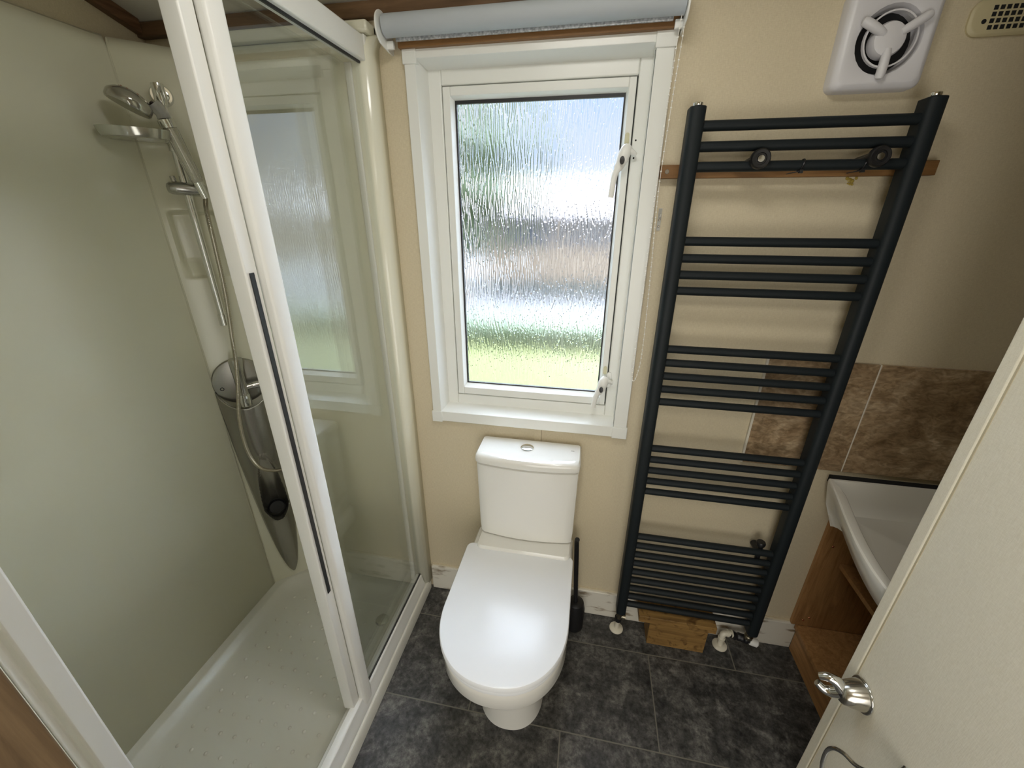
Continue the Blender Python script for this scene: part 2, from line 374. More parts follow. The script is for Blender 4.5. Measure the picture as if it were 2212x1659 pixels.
# window wall with its opening
wb = bmesh.new()
WX0, WX1, WZ0, WZ1 = -.480, .125, .845, 1.868
for a, b, c, d in ((XL - .03, WX0, -.03, 2.0), (WX1, XR + .03, -.03, 2.0), (WX0, WX1, -.03, WZ0), (WX0, WX1, WZ1, 2.0)): box(a, b, 0, .05, c, d, wb)
struct(obj('wall_back', wb, M_['wall']))
struct(obj('wall_left', box(XL - .03, XL, -2.4, 0, -.03, 2.4), M_['wall']))
struct(obj('wall_right', box(XR, XR + .03, -2.4, 0, -.03, 2.4), M_['wall']))
nb = bmesh.new()
box(XL, -.455, YN - .06, YN, 0, 2.32, nb); box(.725, XR, YN - .06, YN, 0, 2.32, nb); box(-.455, .725, YN - .06, YN, 2.0, 2.32, nb)
struct(obj('wall_near', nb, M_['wall']))
struct(obj('wall_hall', box(XL, XR, -2.43, -2.4, -.03, 2.4), M_['wall']))
# wooden door lining of the doorway
jl = bmesh.new(); box(-.455, -.42, YN - .065, YN + .0105, 0, 1.99, jl)
struct(obj('trim_doorway_left', jl, M_['jamb'], bevel=.002))
struct(obj('trim_doorway_right', box(.69, .725, YN - .065, YN - .003, 0, 1.99), M_['jamb'], bevel=.002))
struct(obj('trim_doorway_top', box(-.42, .69, YN - .065, YN - .003, 1.96, 2.0), M_['jamb'], bevel=.002))
# skirting
struct(obj('baseboard_back', box(-.572, .836, -.013, 0, 0, .124), M_['skirt'], bevel=.003))
struct(obj('baseboard_bead', box(-.572, .812, -.004, 0, .124, .131), M_['wall']))
# panel joint strip below the window
struct(obj('trim_wall_joint', box(-.148, -.126, -.0025, 0, .131, .83), M_['wall'], bevel=.0006))
struct(obj('trim_wall_seam', box(-.1262, -.1250, -.0032, 0, .131, .83), mat('dark_seam', (.25, .2, .13), .8)))  # narrow dark strip along the panel joint
# cornice
struct(obj('trim_cornice_back', box(XL + .0, XR, -.022, 0, 1.943, 1.9758), M_['walnut'], bevel=.002))
cb = bmesh.new(); prism([(-.022, 1.943 + CS * .022), (-1.08, 1.943 + CS * 1.08), (-1.08, cz(-1.08)), (-.022, cz(-.022))], XL, XL + .022, 'x', cb)
struct(obj('trim_cornice_left', cb, M_['walnuty'], bevel=.002))

# unseen housing added above the frame to go with the bathroom fill light
cl_ = thing('fill_housing', (-.05, -.66, cz(-.66)), 'unseen square white housing added for the fill light on the sloping ceiling', 'fill light housing')
obj('housing', prism([(-.25, -.87), (.15, -.87), (.15, -.45), (-.25, -.45)], 0, .016, 'z'), M_['upvc2'], cl_, bevel=.003)
hs_ = cl_.children[0]
for v in hs_.data.vertices: v.co.z += cz(v.co.y - .66) - .016
# ------------------------------------------------------------------ window
win = bpy.data.objects.new('window_1', None); C.objects.link(win); win.location = (-.18, .02, .83); struct(win)
IN = (-.475, .108, .866, 1.857); FR = (-.460, .108, .883, 1.843)
ar = bmesh.new()
box(-.505, IN[0], -.014, .002, .866, 1.850, ar); box(IN[1], .149, -.014, .002, .866, 1.850, ar)
box(-.472, .106, -.014, .002, IN[3], 1.886, ar); box(-.478, .112, -.014, .002, .829, IN[2], ar)
obj('architrave', ar, M_['upvc'], win, bevel=.0015)
cc = bmesh.new()
for a, b, c, d in ((-.508, -.471, 1.846, 1.889), (.105, .152, 1.846, 1.889), (-.508, -.472, .826, .8665), (.105, .152, .826, .8665)): box(a, b, -.0175, .002, c, d, cc)
obj('corner_cap', cc, M_['upvc'], win, bevel=.0015)
obj('reveal', taper_frame(IN, FR, -.012, .036), M_['upvc'], win)
SO = (-.4265, .0785, .917, 1.810)                   # sash outer
fb = frame4(FR[0] - .01, FR[1] + .01, FR[2] - .01, FR[3] + .01, SO[0], SO[1], SO[2], SO[3], .034, .06)
fm = obj('frame', fb, M_['upvc'], win, bevel=.0035, seg=3)
obj('frame_gasket', frame4(SO[0] - .003, SO[1] + .003, SO[2] - .003, SO[3] + .003, SO[0] + .006, SO[1] - .006, SO[2] + .006, SO[3] - .006, .05, .056), M_['seal'], win)
SI = (-.394, .0515, .958, 1.777)
SX = (SO[0] + .0035, SO[1] - .0035, SO[2] + .0035, SO[3] - .0035)
sb = frame4(SX[0], SX[1], SX[2], SX[3], SI[0] - .008, SI[1] + .006, SI[2] - .012, SI[3] + .008, .030, .068)
sash = obj('sash', sb, M_['upvc'], win, bevel=.002, seg=2)
obj('glazing_bead', taper_frame((SI[0] - .008, SI[1] + .006, SI[2] - .012, SI[3] + .008), SI, .032, .049), M_['upvc'], win)
obj('glazing_gasket', frame4(SI[0] - .004, SI[1] + .004, SI[2] - .004, SI[3] + .004, SI[0] + .0035, SI[1] - .003, SI[2] + .0025, SI[3] - .007, .047, .0565), M_['seal'], win)
# rain-patterned pane: raised wandering ribs on the room side
def rain_pane():
    x0, x1, z0, z1 = SI[0] - .003, SI[1] + .003, SI[2] - .003, SI[3] + .003
    st = .00105; nx = int((x1 - x0) / st); nz = int((z1 - z0) / st)
    H = np.zeros((nz, nx)); rng = np.random.RandomState(5)
    HW, HT = .00105, .0009
    cols = int((x1 - x0) / .0056)
    for ci in range(cols + 1):
        z = z0 - rng.uniform(0, .05)
        while z < z1:
            L = rng.uniform(.035, .095); tilt = rng.normal(0, .07); k = rng.normal(0, 1.5)
            xs = x0 + (ci + rng.uniform(-.35, .35)) * .0056
            m = int(L / .0006); wv = rng.uniform(0, 6.28)
            for j in range(m):
                t = j / m * L; zz = z + t; xx = xs + tilt * (t - L / 2) + k * (t - L / 2) ** 2 + .00012 * math.sin(t * 160 + wv)
                ix = (xx - x0) / st; iz = (zz - z0) / st
                jx, jz = int(round(ix)), int(round(iz))
                if jz < 0 or jz >= nz: continue
                rr = 2 if 2 < j < m - 2 else 2
                for dx in range(-rr, rr + 1):
                    cx = jx + dx
                    if 0 <= cx < nx:
                        d = abs(cx - ix) * st
                        if d < HW:
                            h = HT * math.sqrt(1 - (d / HW) ** 2)
                            h *= min(1, (min(j, m - j) + 1) / 3)
                            if h > H[jz, cx]: H[jz, cx] = h
            z += L * rng.uniform(.82, 1.15)
    H = (H + np.roll(H, 1, 0) + np.roll(H, -1, 0)) / 3
    H += rng.normal(0, .000012, H.shape)
    X, Z = np.meshgrid(np.linspace(x0, x1, nx), np.linspace(z0, z1, nz))
    V = np.stack([X, .0535 - H, Z], -1).reshape(-1, 3) - np.array(wloc(win))
    i = np.arange((nz - 1) * (nx - 1)); r, c = i // (nx - 1), i % (nx - 1); a = r * nx + c
    Fq = np.stack([a, a + 1, a + nx + 1, a + nx], -1)
    me = bpy.data.meshes.new('pane'); nv = len(V)
    back = np.array([[x0, .0585, z0], [x1, .0585, z0], [x1, .0585, z1], [x0, .0585, z1]]) - np.array(wloc(win))
    V = np.concatenate([V, back]); Fq = np.concatenate([Fq, [[nv + 3, nv + 2, nv + 1, nv]]])
    me.vertices.add(len(V)); me.vertices.foreach_set('co', V.ravel())
    me.loops.add(Fq.size); me.loops.foreach_set('vertex_index', Fq.ravel().astype(np.int32))
    me.polygons.add(len(Fq)); me.polygons.foreach_set('loop_start', np.arange(0, Fq.size, 4).astype(np.int32))
    me.polygons.foreach_set('use_smooth', np.ones(len(Fq), bool))
    me.update(calc_edges=True); me.validate()
    me.materials.append(M_['rain'])
    o = bpy.data.objects.new('pane', me); C.objects.link(o); o.parent = win
rain_pane()
def win_handle(cx, cz_, L, tab):
    """white casement handle: black oval, cranked blade hanging down, nose over the frame"""
    y = .030
    h = bmesh.new()
    pts = spline([(cx + .008, y - .012, cz_ + .022), (cx + .002, y - .02, cz_ + .010), (cx - .005, y - .024, cz_ - .012), (cx - .016, y - .026, cz_ - .034), (cx - .020, y - .024, cz_ - .05), (cx - .024, y - .022, cz_ - L)], 6)
    n = len(pts); rs = []
    for i in range(n):
        t = i / (n - 1); rs.append(.0105 + .005 * math.exp(-((t - .25) / .2) ** 2) if t < .55 else .0085 - .002 * (t - .55))
    tube(pts, rs, 12, h)
    o = obj('handle', h, M_['upvc2'], win, smooth=True)
    for v in o.data.vertices: v.co.y = (v.co.y + .012) * .62 - .012
    nb_ = bmesh.new(); tube(spline([(cx + .004, y - .017, cz_ + .012), (cx + .016, y - .016, cz_ + .012), (cx + .030, y - .010, cz_ + .004)], 4), [.010, .0098, .009, .0085, .008, .007, .0065, .006, .005], 10, nb_)
    obj('handle_nose', nb_, M_['upvc2'], o, smooth=True)
    ov = bmesh.new(); lathe([(0, .0062), (.003, .006), (.0036, .001)], (cx - .004, -.0085, cz_ - .010), (-.1, -1, .12), 16, ov)
    for v in ov.verts: v.co.z = cz_ - .010 + (v.co.z - cz_ + .010) * 1.55
    obj('handle_cap', ov, M_['blackp'], o, smooth=True)
    if tab:
        tb = bmesh.new(); prism(rrect(cx - .001, cx + .010, cz_ + .028, cz_ + .056, .0054), y - .0025, y + .001, 'y', tb)
        obj('cover_cap', tb, M_['cream_cap'], win, bevel=.0008)
win_handle(.060, 1.633, .095, True)
win_handle(.0625, 1.000, .080, True)
kp = bmesh.new(); prism(rrect(.074, .088, .985, 1.036, .0068), .028, .034, 'y', kp); obj('keep_plate', kp, M_['upvc2'], win, bevel=.001)
for (x, z) in ((.087, 1.672), (.086, 1.632)): obj('screw_hole', lathe([(0, .0022), (.0006, .0022)], (x, .0338, z), (0, -1, 0), 10), M_['dark'], win)

# ------------------------------------------------------------------ roller blind
bl = thing('roller_blind', (-.19, -.05, 1.905), 'grey roller blind wound up above the window on a wooden batten', 'blind')
rb = bmesh.new(); lathe([(0, .0228), (.684, .0228)], (-.530, -.052, 1.912), (1, 0, 0), 40, rb); obj('fabric_roll', rb, M_['blind'], bl, smooth=True)
hb = bmesh.new(); prism(rrect(-.037, -.031, 1.886, 1.900, .002, 3), -.512, .135, 'x', hb); obj('bottom_hem', hb, M_['hem'], bl, smooth=False, bevel=.001)
for s, x in ((-1, -.537), (1, .157)):
    e = bmesh.new()
    out = [(-.052 + .037 * math.cos(t), 1.906 + .036 * math.sin(t)) for t in [math.radians(a) for a in range(60, 245, 12)]] + [(-.030, 1.868), (-.008, 1.866), (0, 1.870), (0, 1.935)]
    prism(out, x - .002, x + .002, 'x', e); obj('end_cover', e, M_['upvc2'], bl, bevel=.001)
    e2 = bmesh.new(); box(min(x, x - s * .018), max(x, x - s * .018), -.038, -.0285, 1.872, 1.888, e2); obj('bracket', e2, M_['upvc2'], bl, bevel=.001)
# bead chain: a long loop hanging from the right bracket
ch = bmesh.new()
cp_ = spline([(.1500, -.058, 1.905), (.1475, -.050, 1.86), (.1430, -.044, 1.70), (.1425, -.040, 1.55), (.1440, -.036, 1.38), (.1440, -.034, 1.22), (.1420, -.032, 1.09), (.1440, -.032, 1.050), (.1500, -.032, 1.036), (.1575, -.032, 1.060), (.1625, -.032, 1.11), (.1615, -.034, 1.22), (.1560, -.037, 1.38), (.1490, -.042, 1.55), (.1515, -.048, 1.70), (.1560, -.056, 1.86), (.1580, -.062, 1.905)], 14)
tube(cp_, .0007, 6, ch)
acc = 0; 
for a, b in zip(cp_, cp_[1:]):
    acc += (b - a).length
    if acc >= .0115:
        acc = 0
        bmesh.ops.create_icosphere(ch, subdivisions=1, radius=.0023, matrix=Matrix.Translation(b))
obj('bead_chain', ch, M_['beads'], bl, smooth=True)
bt = obj('blind_batten', box(-.512, .148, -.028, 0, 1.876, 1.925), M_['batten'], bevel=.001, loc=(-.18, 0, 1.884))
tag(bt, 'thin wooden batten fixed to the wall behind the rolled-up grey blind', 'wooden batten')
cl = thing('chain_clip', (.166, 0, 1.475), 'small clear plastic cord clip with two screws on the wall between window and towel rail', 'clip')
k = bmesh.new(); box(.161, .170, -.004, 0, 1.458, 1.512, k); box(.163, .168, -.014, -.004, 1.492, 1.498, k); obj('clip_body', k, M_['clear'], cl, bevel=.001)
for z in (1.468, 1.484): obj('screw', lathe([(0, .003), (.0015, .002)], (.1655, -.004, z), (0, -1, 0), 10), M_['screw'], cl)

# ------------------------------------------------------------------ shower
BXP, BYP = -1.1625, -.1065
def cpt(s, off, z): return Vector((BXP + .70711 * (s + off), BYP + .70711 * (s - off), z))
PX, PY, YE = -1.219, -.0535, -1.03                 # inner faces of the surround
sur = thing('shower_surround', (-.9, -.5, .05), 'cream moulded acrylic panels lining the shower corner', 'shower wall')
def wallrings(pts, offs):
    """pts: open plan path, offs: outward flange directions per point"""
    rings = []
    for z, o in ((.045, 0), (.9, 0), (1.868, 0), (1.884, .006), (1.9, .022), (1.907, .034)):
        rings.append([(p[0] + d[0] * o, p[1] + d[1] * o, z) for p, d in zip(pts, offs)])
    return rings
def panel(name, pts, offs):
    b = loft(wallrings(pts, offs), cap=False, closed=False)
    o = obj(name, b, M_['acrylic'], sur, smooth=True)
    sd = o.modifiers.new('t', 'SOLIDIFY'); sd.thickness = .004; sd.offset = -1 if name == 'x' else 0
    return o
lp = [(-.60, YE), (-1.15, YE)] + [(-1.15 - .069 * math.sin(t), YE + .069 - .069 * math.cos(t)) for t in [math.radians(a) for a in (15, 30, 45, 60, 75, 90)]] + [(PX, -.6), (PX, -.175), (PX, -.170), (PX + .0015, -.1655)]
lo_ = [(0, -1)] * 2 + [(-math.sin(t), -math.cos(t)) for t in [math.radians(a) for a in (15, 30, 45, 60, 75, 90)]] + [(-1, 0)] * 2 + [(-.95, .2), (-.8, .5)]
panel('side_panel', lp, lo_)
bp_ = [(-1.1085, -.0555), (-1.104, -.0538), (-1.09, PY), (-.62, PY), (-.600, -.0515), (-.588, -.044), (-.581, -.030), (-.579, -.002)]
bo_ = [(-.5, .8), (-.2, .95), (0, 1), (0, 1), (.1, 1), (.3, .7), (.5, .3), (.5, 0)]
panel('back_panel', bp_, bo_)
# corner panel with soap recess
cg = bmesh.new(); ns, nzc = 44, 150
zs = list(np.linspace(.045, .32, 4)) + list(np.linspace(.33, .73, 70)) + list(np.linspace(.76, 1.27, 8)) + list(np.linspace(1.28, 1.53, 90)) + list(np.linspace(1.55, 1.868, 6)) + [1.884, 1.9, 1.907]
def smooth01(t): t = min(1, max(0, t)); return t * t * (3 - 2 * t)
rows = []
for z in zs:
    row = []
    for i in range(ns + 1):
        s = -.0795 + .1545 * i / ns
        hw = .063 if z < 1.4 else .063
        low = smooth01((z - 1.312) / .006)
        dd = 0
        if 1.31 < z < 1.507:
            # flared scoop at the bottom, flat back above
            fl = smooth01((1.385 - z) / .07)
            ei = min(s + .0645, .0585 - s) ; ei2 = 1.507 - z
            dd = .030 * smooth01(ei / (.010 + .012 * fl)) * smooth01(ei2 / .014) 
            dd *= smooth01((z - 1.3125) / .008) if z < 1.33 else 1
            dd *= .35 + .65 * smooth01((z - 1.312) / .062)
        if .36 < z < .70 and abs(s) < .046: dd = .045 * smooth01((.046 - abs(s)) / .004)
        fl_ = {1.884: .006, 1.9: .022, 1.907: .034}.get(z, 0)
        row.append(cg.verts.new(cpt(s, -dd - fl_, z)))
    rows.append(row)
for a, b in zip(rows, rows[1:]):
    for i in range(ns): cg.faces.new((a[i], a[i + 1], b[i + 1], b[i]))
obj('corner_panel', cg, M_['acrylic'], sur, smooth=True)
# beads along the two joints of the corner column
for s_, r_ in ((-.080, .003), (.0765, .0032)):
    obj('joint_bead', tube([cpt(s_, -.0005, .05), cpt(s_, -.0005, 1.868), cpt(s_ * .97, -.02, 1.9)], r_, 8), M_['acrylic'], sur, smooth=True)

# tray
tr = thing('shower_tray', (-.9, -.5, 0), 'low white shower tray with raised anti-slip dots', 'shower tray')
def tr_ring(x0, x1, y0, y1, r, z):
    return [(p[0], p[1], z) for p in rrect(x0, x1, y0, y1, r, 8)]
tb = bmesh.new()
rings = [tr_ring(-1.255, -.580, -1.055, -.004, .012, 0), tr_ring(-1.255, -.580, -1.055, -.004, .012, .050), tr_ring(-1.252, -.583, -1.052, -.007, .012, .0545), tr_ring(-1.245, -.59, -1.045, -.014, .02, .056)]
rings += [tr_ring(-1.190, -.648, -1.0, -.082, .10, .056), tr_ring(-1.184, -.654, -.994, -.088, .095, .054), tr_ring(-1.172, -.662, -.985, -.100, .09, .040), tr_ring(-1.155, -.672, -.97, -.118, .085, .028), tr_ring(-1.13, -.69, -.95, -.14, .075, .024)]
loft(rings, tb, cap=True)
obj('basin', tb, M_['tray'], tr, smooth=True)
dt = bmesh.new()
for i in range(15):
    for j in range(9):
        x = -1.115 + .050 * j + (.0 if i % 2 else .0); y = -.915 + .052 * i
        if -1.13 < x < -.70: 
            lathe([(0, .0058), (.0018, .0046), (.003, .0024), (.0033, .0002)], (x, y, .0238), (0, 0, 1), 10, dt)
o = obj('anti_slip_dots', dt, M_['tray'], tr, smooth=True); o['kind'] = 'stuff'
# screen
en = thing('shower_screen', (-.6, -.5, .056), 'white framed glass shower screen with sliding door pushed open', 'shower screen')
obj('bottom_rail', prism([(-.588, .056), (-.588, .070), (-.593, .082), (-.598, .110), (-.604, .114), (-.622, .114), (-.626, .085), (-.645, .080), (-.648, .056)], -1.0, -.0535, 'y'), M_['upvc2'], en, bevel=.002)
# rail outline is given as (x, z)
obj('wall_post', box(-.620, -.590, -.046, -.012, .056, 1.905), M_['upvc2'], en, bevel=.004, seg=3)
obj('wall_channel', box(-.632, -.580, -.0535, -.030, .056, 1.905) if 0 else box(-.600, -.578, -.016, -.001, .056, 1.93), M_['acrylic'], en, bevel=.003)
obj('header_lip', box(-1.09, -.578, -.052, -.001, 1.906, 1.931), M_['acrylic'], en, bevel=.006, seg=3)
obj('top_rail', box(-.628, -.592, -1.0, -.046, 1.848, 1.902), M_['upvc2'], en, bevel=.003)
obj('near_post', prism([(-.586, -1.011), (-.586, -.9885), (-.592, -.9865), (-.628, -.9865), (-.628, -1.024), (-.590, -1.024), (-.594, -1.015)], .056, 1.905, 'z'), M_['upvc2'], en, bevel=.002)
obj('end_return', prism([(-.586, -1.048), (-.586, -1.026), (-.6, -1.024), (-.64, -1.024), (-.64, -1.048)], .02, 1.93, 'z'), M_['acrylic'], en, bevel=.002)
obj('pane_seal', bmesh.new() if 0 else frame4(0, 0, 0, 0, 0, 0, 0, 0, 0, 0) if 0 else box(-.6085, -.6035, -.4905, -.046, .113, .1185), M_['seal'], en)
sv = bmesh.new(); box(-.6085, -.6035, -.0515, -.046, .113, 1.849, sv); box(-.6085, -.6035, -.4905, -.046, 1.843, 1.849, sv)
obj('pane_seal', sv, M_['seal'], en)
fp = obj('fixed_pane', box(-.6085, -.6045, -.4905, -.0515, .1185, 1.843), M_['glass'], en)
# end stile of the fixed pane (rounded bar)
obj('fixed_stile', prism([(-.590, -.520), (-.590, -.492), (-.594, -.4875), (-.613, -.4875), (-.613, -.5255), (-.604, -.5285), (-.594, -.526)], .072, 1.846, 'z'), M_['upvc2'], en, bevel=.003, seg=3)
# sliding door behind
sd_ = bmesh.new(); prism([(-.616, -.5585), (-.609, -.557), (-.607, -.531), (-.611, -.529), (-.641, -.529), (-.645, -.535), (-.641, -.5585)], .106, 1.846, 'z', sd_)
dr = obj('sliding_door', sd_, M_['upvc2'], en, bevel=.0025, seg=3, label='leading upright of the sliding glass door')
obj('handle_strip', box(-.6075, -.6055, -.5505, -.5405, .592, 1.399), M_['blackp'], dr, label='long thin black finger strip')
obj('door_pane', box(-.638, -.634, -.529, -.062, .125, 1.84), M_['glass'], dr)
obj('door_rear_stile', box(-.645, -.626, -.062, -.0545, .085, 1.846), M_['upvc2'], dr, bevel=.003)

# grey riser panel under the mixer
rp = thing('shower_column_panel', tuple(cpt(0, 0, .09)), 'pointed grey moulded service panel with a scooped recess in the shower corner', 'shower panel')
def hwid(z):
    t = (z - .093) / (.93 - .093)
    return .0865 * min(1, (max(t, 0) ** .44) * 1.02) * (1 - .04 * smooth01((t - .6) * 3))
pg = bmesh.new(); nu, nv_ = 64, 190; Rw = []
ZC, RD = .966, .081
for j in range(nv_ + 1):
    row = []
    for i in range(nu + 1):
        u = -1 + 2 * i / nu
        s0 = u * .0862
        ztop = ZC - math.sqrt(max(0, (RD + .007) ** 2 - s0 * s0)) if abs(s0) < RD + .007 else ZC
        tt = (j / nv_); z = .0932 + (ztop - .0932) * (1 - (1 - tt) ** 1.0) ** 1.25
        s = u * hwid(z)
        rim = 1 - abs(u) ** 3.2
        h = .006 * smooth01((1 - abs(u)) / .10) + .044 * max(0, 1 - u * u) ** .8 * (.35 + .65 * smooth01((z - .1) / .45))
        # scooped recess
        zt, zb = .690, .385
        if zb < z < zt:
            q = (z - zb) / (zt - zb)
            gw = .0425 * math.sqrt(max(0, 1 - (max(0, q - .22) / .78) ** 1.6)) * math.sqrt(max(0, min(1, q / .18)))
            e = gw - abs(s - .002)
            dep = .066 * smooth01((zt - z) / .24)
            h -= dep * smooth01(e / .007) if e > 0 else 0
            h += .002 * math.exp(-(e / .004) ** 2)
        ed = smooth01(tt * nv_ / 3)
        row.append(pg.verts.new(cpt(s, h * ed + .001, z)))
    Rw.append(row)
for a, b in zip(Rw, Rw[1:]):
    for i in range(nu): pg.faces.new((a[i], a[i + 1], b[i + 1], b[i]))
# folded rim back to the wall
bd = [Rw[0][i] for i in range(0, nu + 1)]
o = obj('panel_shell', pg, M_['silver'], rp, smooth=True)
sl = o.modifiers.new('t', 'SOLIDIFY'); sl.thickness = .003; sl.offset = -1
cu = bmesh.new(); lathe([(-.020, .030), (.0, .031), (.010, .031), (.012, .029), (.010, .0275), (-.004, .026), (-.005, .001)], cpt(.002, .014, .428), cpt(0, 1, 1.35) - cpt(0, 0, 0), 36, cu)
obj('bottle_cup', cu, M_['blackp'], rp, smooth=True, label='round black cup at the bottom of the recess')
# mixer
mx_ = thing('shower_mixer', tuple(cpt(0, 0, ZC)), 'chrome shower mixer valve on a round grey plate', 'shower mixer')
ax = cpt(0, 1, 0) - cpt(0, 0, 0)
pl = bmesh.new(); lathe([(0, RD), (.004, RD), (.008, RD - .003), (.010, RD - .012), (.0115, .03), (.012, .0005)], cpt(-.002, .001, ZC), ax, 64, pl)
obj('wall_plate', pl, M_['silver'], mx_, smooth=True)
for s_, z_ in ((-.058, .950), (.058, .984)):
    obj('plate_screw', lathe([(0, .0062), (.0015, .0062), (.0016, .004), (.0004, .0038)], cpt(s_, .0105, z_), ax, 16), M_['dark'], mx_)
vb = bmesh.new(); tube([cpt(.001, .048, 1.058), cpt(.001, .048, 1.050), cpt(.0, .046, 1.015), cpt(-.0005, .045, 1.010), cpt(-.001, .045, .93)], [.0195, .0205, .019, .0175, .0165], 28, vb)
tube([cpt(0, .01, .975), cpt(0, .04, .975)], .016, 20, vb)
obj('valve_body', vb, M_['chrome2'], mx_, smooth=True)
vk = bmesh.new(); tube([cpt(-.001, .046, .932), cpt(-.001, .046, .930), cpt(-.002, .046, .892), cpt(-.002, .046, .889)], [.0165, .0185, .0185, .0165], 28, vk)
obj('temperature_knob', vk, M_['chrome'], mx_, smooth=True)
vo = bmesh.new(); tube([cpt(.010, .046, .955), cpt(.030, .046, .957), cpt(.031, .046, .957), cpt(.052, .047, .958)], [.0095, .0095, .0115, .011], 20, vo)
obj('hose_outlet', vo, M_['chrome'], mx_, smooth=True)
obj('red_marker', lathe([(0, .0025), (.001, .002)], cpt(-.013, .056, 1.035), cpt(-.6, 1, 0) - cpt(0, 0, 0), 8), mat('red_dot', (.5, .04, .02), .4), mx_)
# riser rail
rr_ = thing('riser_rail', tuple(cpt(0, 0, 1.18)), 'slim chrome riser rail standing in the shower corner', 'shower rail')
obj('rail_tube', tube([cpt(0, .045, 1.178), cpt(0, .045, 1.80)], .0100, 20), M_['chrome'], rr_, smooth=True)
for z_, nm in ((1.786, 'wall_bracket'), (1.190, 'wall_bracket')):
    b_ = bmesh.new()
    if z_ > 1.5:
        lathe([(0, .025), (.004, .026), (.010, .023), (.012, .0225), (.012, .017), (.022, .014), (.045, .013)], cpt(.002, -.001, z_), ax, 32, b_)
        tube([cpt(0, .045, z_ - .03), cpt(0, .045, z_ - .018), cpt(0, .045, z_ + .018)], [.0115, .0145, .0135], 20, b_)
    else:
        tube([cpt(0, 0, z_ - .002), cpt(0, .047, z_)], [.014, .012], 20, b_); tube([cpt(0, .045, z_ - .018), cpt(0, .045, z_ + .016)], [.013, .0125], 20, b_)
    obj(nm, b_, M_['chrome'], rr_, smooth=True)
sd2 = bmesh.new(); tube([cpt(-.043, .050, 1.562), cpt(-.041, .050, 1.562), cpt(-.034, .050, 1.562), cpt(-.02, .050, 1.562), cpt(.036, .050, 1.558), cpt(.044, .050, 1.5575), cpt(.047, .050, 1.557)], [.005, .011, .0155, .017, .017, .0145, .008], 28, sd2)
sld = obj('slider', sd2, M_['chrome2'], rr_, smooth=True, label='capsule shaped sliding clamp')
tb_ = bmesh.new(); tube([cpt(-.022, .046, 1.575), cpt(-.024, .046, 1.592)], .0065, 12, tb_); obj('slider_button', tb_, M_['chrome2'], sld, smooth=True)
# soap dish: clear tray clipped to the rail
sdh = thing('soap_dish', tuple(cpt(-.05, .06, 1.67)), 'clear plastic soap dish clipped to the riser rail below the shower head', 'soap dish')
def dish(z, sx, sy, n=40):
    out = []
    for k in range(n):
        t = 2 * PI * k / n; c, s = math.cos(t), math.sin(t)
        out.append(cpt(-.070 + sx * math.copysign(abs(c) ** .6, c), .078 + sy * math.copysign(abs(s) ** .6, s), z))
    return out
db = loft([dish(1.670, .060, .040), dish(1.672, .068, .047), dish(1.686, .073, .052), dish(1.692, .074, .053), dish(1.692, .071, .050), dish(1.685, .069, .048), dish(1.677, .062, .042), dish(1.675, .058, .038)], cap=True)
obj('dish', db, mat('chrome_clear_dish', (.50, .50, .44), .08, .55), sdh, smooth=True)
cb_ = bmesh.new(); tube([cpt(0, .045, 1.652), cpt(0, .045, 1.69)], .0145, 18, cb_); tube([cpt(0, .045, 1.676), cpt(-.012, .062, 1.676)], .009, 12, cb_)
obj('rail_clip', cb_, M_['chrome'], sdh, smooth=True)
# handset
hs = thing('shower_handset', tuple(cpt(.03, .065, 1.57)), 'clear and chrome shower handset resting in the rail clamp', 'shower head')
A, B_ = cpt(.036, .070, 1.553), cpt(.000, .084, 1.712)
hd = (B_ - A)
hb_ = bmesh.new(); tube([A + hd * .15, A + hd * .17, A + hd * .5, A + hd * .93], [.0125, .014, .0150, .0165], 24, hb_)
obj('handle', hb_, mat('silver_grip', (.52, .50, .43), .22, .5), hs, smooth=True)
for k in range(6):
    pass
gr = bmesh.new()
u_, v_ = frame_of(hd)
for k in range(10):
    t = 2 * PI * k / 10; w_ = (u_ * math.cos(t) + v_ * math.sin(t))
    tube([A + hd * .2 + w_ * .0140, A + hd * .9 + w_ * .0160], .0014, 6, gr)
obj('grip_ribs', gr, M_['chrome2'], hs, smooth=True)
obj('collar', tube([A + hd * .93, A + hd * .935, A + hd * 1.05, A + hd * 1.055], [.015, .0185, .0185, .016], 28), M_['chrome'], hs, smooth=True)
obj('hose_nut', tube([A - hd * .10, A + hd * .0, A + hd * .15], [.0085, .0105, .0125], 20), M_['chrome'], hs, smooth=True)
Cn = B_ + hd * .06; Dn = cpt(-.018, .090, 1.752)
nk = spline([Cn, B_ + hd * .14 , Dn], 6); obj('filter_neck', tube(nk, .0155, 22), M_['clear'], hs, smooth=True, label='clear neck filled with dark mineral beads')
mb = bmesh.new(); rng = random.Random(3)
for i in range(70):
    t = rng.random(); p = nk[min(len(nk) - 1, int(t * len(nk)))]
    bmesh.ops.create_icosphere(mb, subdivisions=1, radius=.0038, matrix=Matrix.Translation(p + Vector((rng.uniform(-.009, .009), rng.uniform(-.009, .009), rng.uniform(-.004, .004)))))
o = obj('mineral_beads', mb, mat('dark_beads', (.03, .02, .018), .25), hs, smooth=True); o['kind'] = 'stuff'
Hc = cpt(-.060, .104, 1.750); nrm = (cpt(-.5, .04, -.9) - cpt(0, 0, 0)).normalized()   # spray direction
hh = bmesh.new(); lathe([(-.024, .004), (-.022, .018), (-.015, .032), (-.005, .0425), (.001, .0445), (.012, .0445), (.016, .042), (.016, .040)], Hc, nrm, 44, hh)
obj('head', hh, mat('clear_chrome_head', (.46, .45, .40), .07, .7), hs, smooth=True)
sp_ = bmesh.new(); lathe([(.013, .0405), (.015, .0400), (.0155, .001)], Hc, nrm, 40, sp_); sf = obj('spray_face', sp_, M_['chrome'], hs, smooth=True)
mnr = bmesh.new()
